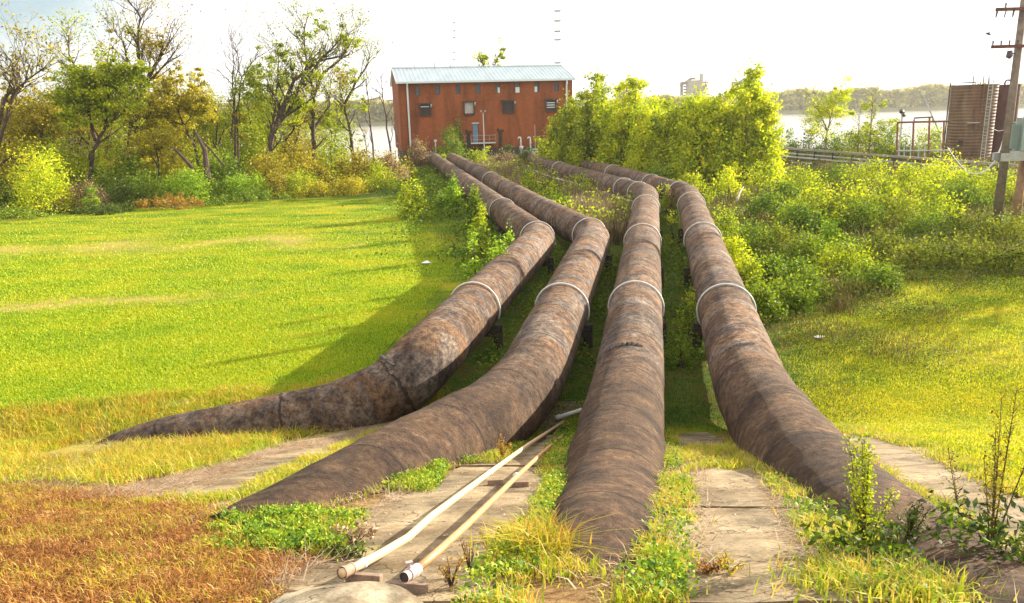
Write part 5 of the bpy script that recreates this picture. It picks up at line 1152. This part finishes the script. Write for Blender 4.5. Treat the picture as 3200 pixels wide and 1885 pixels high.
# ------------------------------------------------------------------ steel bridge / rail, tank, frame and pole on the right
STEEL = simple('bridge_steel', (.48, .48, .47), .6, .2, 2, spec=.4)
PALEB = simple('pale_beam', (.78, .80, .80), .6, .15, 2)
RUST = simple('rusty_steel', (.24, .10, .06), .85, .35, 5)
def bridge():
    A = Vector(D(2340, 455, 100)); B = Vector(D(3010, 505, 72)); d = (B-A); A = A-d*.12; B = B+d*.25
    root = empty('steel_bridge', (A.x, A.y, 0), 'long low steel trestle with pale deck beam running from the willows to the tank', 'bridge')
    zt = A.z; 
    A2 = Vector((A.x, A.y, zt)); B2 = Vector((B.x, B.y, B.z))
    MB().beam(A2, B2, .20, .22).build('top_rail', simple('rail_tan', (.34, .30, .26), .6, .2, 3), root)
    MB().beam(A2-Vector((0, 0, .55)), B2-Vector((0, 0, .55)), .10, .14).build('middle_rail', STEEL, root)
    MB().beam(A2-Vector((0, 0, .95)), B2-Vector((0, 0, .95)), .14, .16).build('middle_rail', STEEL, root)
    MB().beam(A2-Vector((0, 0, 1.55)), B2-Vector((0, 0, 1.55)), 1.3, .14).build('deck', PALEB, root)
    for k in range(15):
        p = A2.lerp(B2, (k+.5)/15); MB().quadbox(p-Vector((0, 0, .8)), (.14, .14, 1.5), .3).build('post', DARKM, root)
        if k % 2 == 0: MB().tube([(p.x, p.y, -.3), (p.x, p.y, p.z-1.6)], .22, 8).build('pile', TIMB, root)
bridge()
o = empty('marker_pole', tuple(D(2378, 470, 98)), 'slim grey pole at the left end of the steel bridge', 'pole'); MB().tube([Vector(D(2380, 475, 98)), Vector(D(2386, 395, 98))], .07, 6).build('post', STEEL, o); q = Vector(D(2380, 475, 98)); MB().tube([(q.x, q.y, 0), q], .09, 6).build('foot', STEEL, o)
def tank():
    m, t, b = new_mat('corrugated_tank', .7, .3); p = pos(t)
    wv = N(t, 'ShaderNodeTexWave', bands_direction='Z'); wv.inputs['Scale'].default_value = .9; wv.inputs['Distortion'].default_value = .4; L(t, p, wv.inputs[0])
    L(t, mixc(t, math_(t, 'MULTIPLY', wv.outputs[1], .45), ramp(t, noise(t, pos(t, (1, 1, .25)), 1.1, 5), [(.35, (.12, .06, .035)), (.65, (.26, .165, .10))]), (.12, .07, .045)), b.inputs['Base Color']); bump(t, b, wv.outputs[1], .6, .08)
    dep = 88; zt = DY(3045, 268, D(3032, 400, 88)[1])[2]
    def cyl(px, hwpx, dp, zt, mat, label):
        c = D(px, 400, dp); r = hwpx*dp/F_PX
        root = empty('storage_tank', (c[0], c[1], 0), label, 'tank', 'steel storage tanks by the river')
        mb = MB(); n = 40; zs = np.linspace(-.5, zt, 30)
        rr = [r*(1+.004*math.sin(i*math.pi)) for i in range(30)]
        mb.tube([(c[0], c[1], z) for z in zs], rr, n); mb.build('shell', mat, root, smooth=False)
        mb = MB(); mb.tube([(c[0], c[1], zt), (c[0], c[1], zt+.08)], r+.05, n); mb.build('rim', TIMB, root)
        return root, Vector(c), r
    root, c, r = cyl(3032, 64, dep, zt, m, 'brown corrugated steel tank with a ladder near the right edge')
    f = -Vector((c.x, c.y, 0)).normalized(); sd = Vector((-f.y, f.x, 0))
    if sd.x < 0: sd = -sd
    # ladder with cage
    lb = MB()
    for ang in (.55, .75):
        q = c+(f*math.cos(ang)+sd*math.sin(ang))*(r+.15); lb.tube([(q.x, q.y, .3), (q.x, q.y, zt+.7)], .04, 5)
    q1 = c+(f*math.cos(.55)+sd*math.sin(.55))*(r+.15); q2 = c+(f*math.cos(.75)+sd*math.sin(.75))*(r+.15)
    for z in np.arange(.5, zt+.5, .35): lb.tube([(q1.x, q1.y, z), (q2.x, q2.y, z)], .025, 4)
    for z in np.arange(1.5, zt+.3, .9):
        mm = (q1+q2)/2; o_ = (mm-c); o_.z = 0; o_.normalize(); lb.tube([(q1.x, q1.y, z), (mm.x+o_.x*.5, mm.y+o_.y*.5, z), (q2.x, q2.y, z)], .025, 4)
    lb.build('ladder', STEEL, root)
    hp = MB(); a = c+(f*math.cos(1.45)-sd*math.sin(1.45))*(r+.12); hp.tube([(a.x, a.y, .2), (a.x, a.y, zt+.35), tuple(Vector((c.x, c.y, zt+.35))+f*r*.3), tuple(Vector((c.x, c.y, zt))+f*r*.3)], .07, 6); hp.build('overflow_pipe', DARKM, root)
    for ang in (.0, .2, .38):
        q = c+(f*math.cos(ang)+sd*math.sin(ang))*(r+.12); MB().tube([(q.x, q.y, zt*.42), (q.x, q.y, zt+random.uniform(.1, .6))], .05, 5).build('riser_pipe', RUST, root)
    q = c+(f*math.cos(.1)+sd*math.sin(.1))*(r+.35); MB().quadbox((q.x, q.y, zt*.52), (1.2, .5, .08), .2).build('bracket', STEEL, root)
    q = c+(f*math.cos(.35)-sd*math.sin(.35))*(r+.02); MB().quadbox((q.x, q.y, 2.2), (.5, .3, .5), math.atan2(f.y, f.x)+math.pi/2).build('hatch', DARKM, root)
    for ang in (-.1, .35, .6):
        q = c+(f*math.cos(ang)+sd*math.sin(ang))*(r-.15); MB().tube([(q.x, q.y, zt), (q.x, q.y, zt+1.0)], .05, 5).build('handrail_post', DARKM, root)
    root, c, r = cyl(3128, 40, 90, DY(3128, 268, D(3128, 400, 90)[1])[2], simple('dark_tank_steel', (.12, .05, .045), .8, .3, 1.5), 'darker red brown tank behind the utility pole')
    pts = [Vector((c.x-.3+.35*math.cos(a), c.y-r*.5, DY(3128, 268, D(3128, 400, 90)[1])[2]+.3+.3*math.sin(a))) for a in np.linspace(math.pi, 0, 7)]; pts = [pts[0]-Vector((0, 0, .5))]+pts+[pts[-1]-Vector((0, 0, .5))]
    MB().tube(pts, .09, 6).build('gooseneck', DARKM, root)
tank()
def frame():
    dep = 84
    root = empty('steel_gantry', (D(2890, 470, dep)[0], D(2890, 470, dep)[1], 0), 'rusty steel pipe frame standing behind the bridge left of the tank', 'steel frame')
    def V_(px, py, dd=0): return Vector(D(px, py, dep+dd))
    for px, yt in ((2805, 383), (2855, 383), (2905, 366), (2950, 383)):
        MB().tube([V_(px-4, 490), V_(px, yt)], .10, 7).build('post', RUST, root)
    MB().tube([V_(2805, 383), V_(2970, 379)], .11, 7).build('crossbar', RUST, root)
    MB().tube([V_(2855, 383), V_(2858, 369), V_(2915, 366), V_(2915, 383)], .08, 7).build('pipe_loop', DARKM, root)
    MB().tube([V_(2800, 472), V_(2975, 470)], .10, 7).build('lower_pipe', STEEL, root)
    for px in (2825, 2845, 2870, 2890, 2940): MB().tube([V_(px, 492), V_(px, 450)], .06, 5).build('stub_pipe', STEEL, root)
    r2 = empty('floodlight_pole', (D(2816, 480, 86)[0], D(2816, 480, 86)[1], 0), 'grey pole with two round floodlights at the left of the pipe frame', 'lamp post')
    MB().tube([Vector(D(2808, 490, 86)), Vector(D(2820, 355, 86))], .09, 7).build('post', STEEL, r2)
    for q in ((2818, 350), (2824, 360)):
        p = Vector(D(*q, 86)); MB().tube([p-Vector((.1, .2, 0)), p+Vector((.1, .2, .05))], [.14, .28], 10).build('floodlight', DARKM, r2)
    r3 = empty('boom', (D(2935, 410, 100)[0], D(2935, 410, 100)[1], 0), 'slanting pale boom rising behind the pipe frame', 'boom')
    MB().tube([Vector(D(2935, 412, 100)), Vector(D(2878, 284, 100))], [.12, .07], 6).build('arm', STEEL, r3)
    b_ = Vector(D(2935, 412, 100)); MB().tube([(b_.x, b_.y, 0), b_], .14, 6).build('mast', STEEL, r3)
frame()
def utility_pole():
    POLE = simple('pole_wood', (.22, .17, .14), .9, .35, 3, bmp=.5); INS = simple('insulator', (.10, .07, .09), .4, .2, 9)
    b = G(3112, 712); dep = float((Vector(b)-Vector((0, 0, EYE))).dot(Fv))
    root = empty('utility_pole', (b[0], b[1], 0), 'weathered wooden utility pole with two crossarms at the right edge', 'utility pole')
    MB().tube([(b[0], b[1], -.3), (b[0], b[1], 13.5)], [.24, .16], 14).build('shaft', POLE, root, smooth=True)
    CA = simple('crossarm_wood', (.15, .06, .055), .9, .4, 6)
    for (yp, x0, name) in ((32, 3104, 'top'), (148, 3090, 'low')):
        p0 = Vector(DY(x0, yp, b[1])); arm = MB(); ln = (b[0]-p0.x)
        arm.quadbox((b[0], b[1]-.24, p0.z), (ln*2, .12, .16)); a = arm.build('crossarm', CA, root)
        for k in range(8):
            if 3 < k < 4: continue
            x = b[0]-ln+.05+k*(2*ln-.1)/7
            up = name == 'low' or k % 3 == 1
            i = MB(); s = 1 if up else -1
            i.tube([(x, b[1]-.24, p0.z+.08*s), (x, b[1]-.24, p0.z+.30*s)], [.03, .045], 6)
            if name == 'top': i.tube([(x+.05, b[1]-.24, p0.z-.08), (x-.02, b[1]-.24, p0.z-.40)], .03, 5)
            i.build('insulator', INS, a)
    p = Vector(DY(3145, 172, b[1])); m = MB(); m.tube([p+Vector((0, -.25, .2)), p+Vector((0, -.25, -.1)), p+Vector((.05, -.25, -.2))], [.12, .17, .05], 8); m.quadbox(p+Vector((.2, -.25, .05)), (.25, .1, .06), .3); m.build('fuse_switch', INS, root)
    # second leg and platform with transformer
    b2 = G(3172, 705); r2 = empty('transformer_platform', (b2[0], b2[1], 0), 'pale timber platform between two legs carrying the transformer', 'platform')
    pz = DY(3150, 490, b[1])[2]
    MB().tube([(b2[0], b2[1], -.3), (b2[0], b2[1], pz)], [.24, .20], 12).build('leg', simple('leg_wood', (.34, .20, .13), .9, .3, 3), r2, smooth=True)
    m = MB(); c = Vector(DY(3175, 488, b[1])); m.quadbox((c.x+.6, c.y-.36, pz), (3.2, .16, .42)); m.quadbox((c.x+.6, c.y+.40, pz), (3.2, .16, .42)); m.build('beam', simple('grey_beam', (.42, .42, .42), .8, .2, 3), r2)
    m = MB(); m.quadbox((c.x+1.1, c.y, pz+.26), (3.2, .55, .08)); m.build('deck', STEEL, r2)
    GB, t, bb = new_mat('transformer_paint', .5, .4); L(t, ramp(t, noise(t, pos(t), 1.5, 5), [(.3, (.26, .34, .32)), (.7, (.40, .47, .45))]), bb.inputs['Base Color'])
    q = Vector(DY(3180, 368, b[1])); zt = q.z; zb = pz+.31
    r3 = empty('transformer', (q.x+.8, c.y, zb), 'pale green transformer box with cooling fins on the timber platform', 'transformer')
    MB().quadbox((q.x+.75, c.y, (zt+zb)/2), (1.15, .7, zt-zb)).build('tank_body', GB, r3, bevel=.03)
    m = MB()
    for k in range(7): m.quadbox((q.x-.05-k*.055, c.y-.05, (zt+zb)/2-.1), (.02, .5, (zt-zb)*.72))
    m.quadbox((q.x-.2, c.y, zt-.25), (.45, .3, .06)); m.quadbox((q.x-.2, c.y, zb+.12), (.45, .3, .06)); m.build('cooling_fins', GB, r3)
    for k in range(3):
        m = MB(); m.tube([(q.x+.4+k*.35, c.y, zt), (q.x+.4+k*.35, c.y, zt+.12), (q.x+.4+k*.35, c.y, zt+.3)], [.08, .05, .04], 8); m.build('bushing', INS, r3)
    # hanging white cable
    cp = [(3172, 396), (3150, 402), (3138, 425), (3128, 460), (3108, 505), (3080, 535), (3050, 545), (3025, 538)]
    cp2 = [(3025, 538), (3000, 515), (2975, 482), (2962, 462)]
    o = MB().tube([Vector(D(x, y, dep-.3)) for x, y in cp], .035, 6).build('hanging_cable', WHITE, smooth=True); tag(o, 'thick white cable looping down from the transformer', 'cable')
    o = MB().tube([Vector(D(x, y, dep+3*k)) for k, (x, y) in enumerate(cp2)], .02, 5).build('hanging_cable', STEEL, smooth=True); tag(o, 'thin dark continuation of the white cable towards the tank', 'cable')
    o = MB().tube([Vector(D(x, y, dep+4*k+2)) for k, (x, y) in enumerate([(3100, 402), (3120, 410), (3150, 405), (3165, 397)][::-1])], .02, 5).build('hanging_cable', WHITE, smooth=True); tag(o, 'short thin wire sagging from the tank ladder to the transformer', 'cable')
utility_pole()
def bird():
    p = Vector(D(3088, 107, 60)); m = MB()
    m.tube([p+Vector((-.22, 0, .02)), p+Vector((-.08, 0, .05)), p+Vector((.08, 0, 0)), p+Vector((.24, 0, -.06))], [.02, .08, .08, .02], 8); o = m.build('bird', DARKM, smooth=True)
    m = MB(); m.v = [tuple(p+Vector(v)) for v in ((-.06, 0, .05), (.08, 0, .03), (-.04, -.35, .22), (.05, .35, .2), (-.06, 0, .07))]; m.f = [[0, 1, 2], [0, 3, 1], [4, 2, 1], [4, 1, 3]]
    w = m.build('wing', DARKM, o); tag(o, 'dark bird flying between the two crossarms', 'bird')
bird()
# ------------------------------------------------------------------ far industry and masts
def far_things():
    HZ = simple('far_concrete', (.32, .28, .23), .9, .15, .05); HB = simple('far_rust', (.14, .09, .08), .9, .3, .08)
    dep = 900
    def V_(px, py, d=0): return Vector(D(px, py, dep+d))
    def bx(mb, x0, x1, yt, yb, dd=16, off=0):
        a = V_(x0, yb, off); b = V_(x1, yt, off); mb.quadbox(((a.x+b.x)/2, a.y, (a.z+b.z)/2), (abs(b.x-a.x), dd, abs(b.z-a.z)))
    def works(x, lb, gap):
        root = empty('industrial_tower', (V_(x, 340).x, dep, 0), lb, 'industrial tower', 'far towers behind the willows')
        m = MB(); bx(m, x-34, x+2, 252, 350); m.build('block', HB if gap else HZ, root)
        m = MB(); m.tube([V_(x+12, 350), V_(x+12, 232)], 2.4, 12); m.build('chimney', HZ, root)
        m = MB(); bx(m, x-50, x-36, 256, 262); m.beam(V_(x-54, 268), V_(x-20, 246), 3, 2.2); m.beam(V_(x-20, 246), V_(x-8, 246), 3, 2); m.build('conveyor', HB, root)
        m = MB(); [m.tube([V_(x-44, 262+k*9), V_(x-30, 262+k*9)], .9, 5) for k in range(5)]; [m.tube([V_(x+18, 258+k*8), V_(x+33-k*2, 258+k*8)], 1.0 if k != 2 else 2.2, 6) for k in range(5)]; m.tube([V_(x+24, 250), V_(x+24, 300)], .6, 5); m.build('pipework', HB, root)
    works(2180, 'pale far tower with a chimney rising left of the tallest willow', False); works(2348, 'rusty far tower with a chimney right behind the tallest willow', True)
    for (x, yt, lb) in ((2130, 261, 'dark thin far stack left of the pale far tower'), (2290, 257, 'dark thin far stack left of the rusty far tower')):
        o = MB().tube([V_(x, 360), V_(x, yt)], [1.9, 1.6], 10).build('stack', HB); tag(o, lb, 'stack', 'far stacks behind the willows')
    r = empty('industrial_tower', (V_(1950, 340).x, dep, 0), 'low far block with two short stacks seen over the left willows', 'industrial tower', 'far towers behind the willows')
    m = MB(); bx(m, 1930, 1974, 266, 350); m.build('block', HB, r)
    for x in (1957, 1971): MB().tube([V_(x, 266), V_(x, 249)], 1.1, 8).build('stack', HB, r)
    r = empty('conveyor_gantry', (V_(1180, 340).x, dep, 0), 'far sloping conveyor gantry across the river left of the building', 'conveyor')
    m = MB(); m.beam(V_(1110, 326, 0), V_(1188, 306, 0), 4, 3); m.beam(V_(1110, 326, 2), V_(1240, 313, 2), 4, 1.6); m.build('conveyor', HB, r)
    m = MB(); bx(m, 1180, 1192, 306, 322); bx(m, 1228, 1240, 312, 321); bx(m, 1124, 1134, 317, 324); m.build('transfer_house', HZ, r)
    m = MB(); [m.tube([V_(x, 322), V_(x, 350)], .5, 5) for x in (1130, 1186, 1234)]; m.build('leg', HB, r)
    for (x, ys, w, lb, dpt) in ((1742, (35, 66, 98, 125, 197), 16, 'tall pale mast with five dark crossarms right above the building', 420), (1419, (72, 97, 118, 165, 187), 5, 'smaller pale mast with short crossarms above the roof', 520)):
        r = empty('transmission_mast', (D(x, 340, dpt)[0], D(x, 340, dpt)[1], -3), lb, 'mast', 'masts across the river')
        top = Vector(D(x, ys[0]-6, dpt)); PW = simple('blown_out_steel', (.9, .9, .9), .6, .03, 1)  # glare of the blown-out sky painted into the shaft as near-white
        m = MB(); m.tube([(top.x, top.y, -3), tuple(top)], [.30, .12], 5); m.build('shaft', PW, r)
        for yy in ys:
            a = Vector(D(x, yy, dpt)); s = dpt/F_PX; h = w*s*.5; m = MB(); m.tube([a-Vector((h, 0, 0)), a+Vector((h, 0, .0))], .30, 5)
            for fx in ((-.9, 0, .9) if w > 8 else (0,)): m.tube([a+Vector((fx*h, 0, -.9*s*2)), a+Vector((fx*h, 0, .9*s*2))], [.2, .8, .12][:2], 5)
            m.build('crossarm', TIMB, r)
far_things()
# small litter and driftwood
def litter(label, px, py, r, n=3):
    p = Vector(G(px, py)); m = MB(); k = 7
    for i in range(k):
        a = 6.283*i/k; m.v.append((p.x+math.cos(a)*r*random.uniform(.6, 1.2), p.y+math.sin(a)*r*random.uniform(.5, 1), p.z+random.uniform(.03, .10)))
    m.v.append((p.x, p.y, p.z+r*.7))
    for i in range(k): m.f.append([i, (i+1) % k, k])
    m.v.append((p.x, p.y, p.z)); [m.f.append([(i+1) % k, i, k+1]) for i in range(k)]
    tag(m.build('litter', WHITE), label, 'litter', 'white litter in the grass')
litter('whitish scrap lying in the shaded grass left of the first pipe bend', 1335, 826, .28)
litter('crumpled white scrap in the shaded lawn on the right', 2556, 1060, .18)
litter('tiny white scrap right of the fourth pipe', 2386, 1020, .07)
litter('whitish scrap low in the scrub on the right bank', 2580, 582, .5)
for (a, b_, lb) in (((2300, 640), (2350, 596), 'bleached driftwood branch right of the fourth pipe bend'), ((2522, 578), (2560, 582), 'pale driftwood log in the scrub')):
    p = Vector(G(*a)); q = Vector(D(b_[0], b_[1], 52)); q = Vector(G(*b_))
    if (q-p).length > 4: q = p+(q-p).normalized()*4
    tag(MB().tube([p+Vector((0, 0, .2)), p.lerp(q, .5)+Vector((0, 0, .7)), q+Vector((0, 0, .9))], [.12, .09, .05], 7).build('driftwood', simple('driftwood', (.42, .34, .28), .9, .2, 5)), lb, 'driftwood')
def vines():
    r = empty('dry_vine', tuple(atz(2100, 600, 1.5)), 'pale tangled dry vine over the bend of the fourth pipe', 'vine'); m = MB()
    for k in range(10):
        x = 2105+random.uniform(-18, 40); pts = [Vector(atz(x+random.gauss(0, 6), 590+j*16, 1.9-.35*j)) for j in range(5)]; m.tube(pts, .03, 4, cap=False)
    m.build('stem', RD, r)
vines()

def haze():
    m = bpy.data.materials.new('haze_air'); m.use_nodes = True; t = m.node_tree; t.nodes.clear()
    o = N(t, 'ShaderNodeOutputMaterial'); v = N(t, 'ShaderNodeVolumePrincipled'); v.inputs['Color'].default_value = (.93, .93, .88, 1); v.inputs['Density'].default_value = .00018; v.inputs['Anisotropy'].default_value = .3
    L(t, v.outputs[0], o.inputs['Volume'])
    b = MB().quadbox((0, 700, 38), (3300, 1640, 90)); tag(b.build('haze', m), 'thin pale haze over the river and the whole site', 'haze', kind='stuff')
haze()
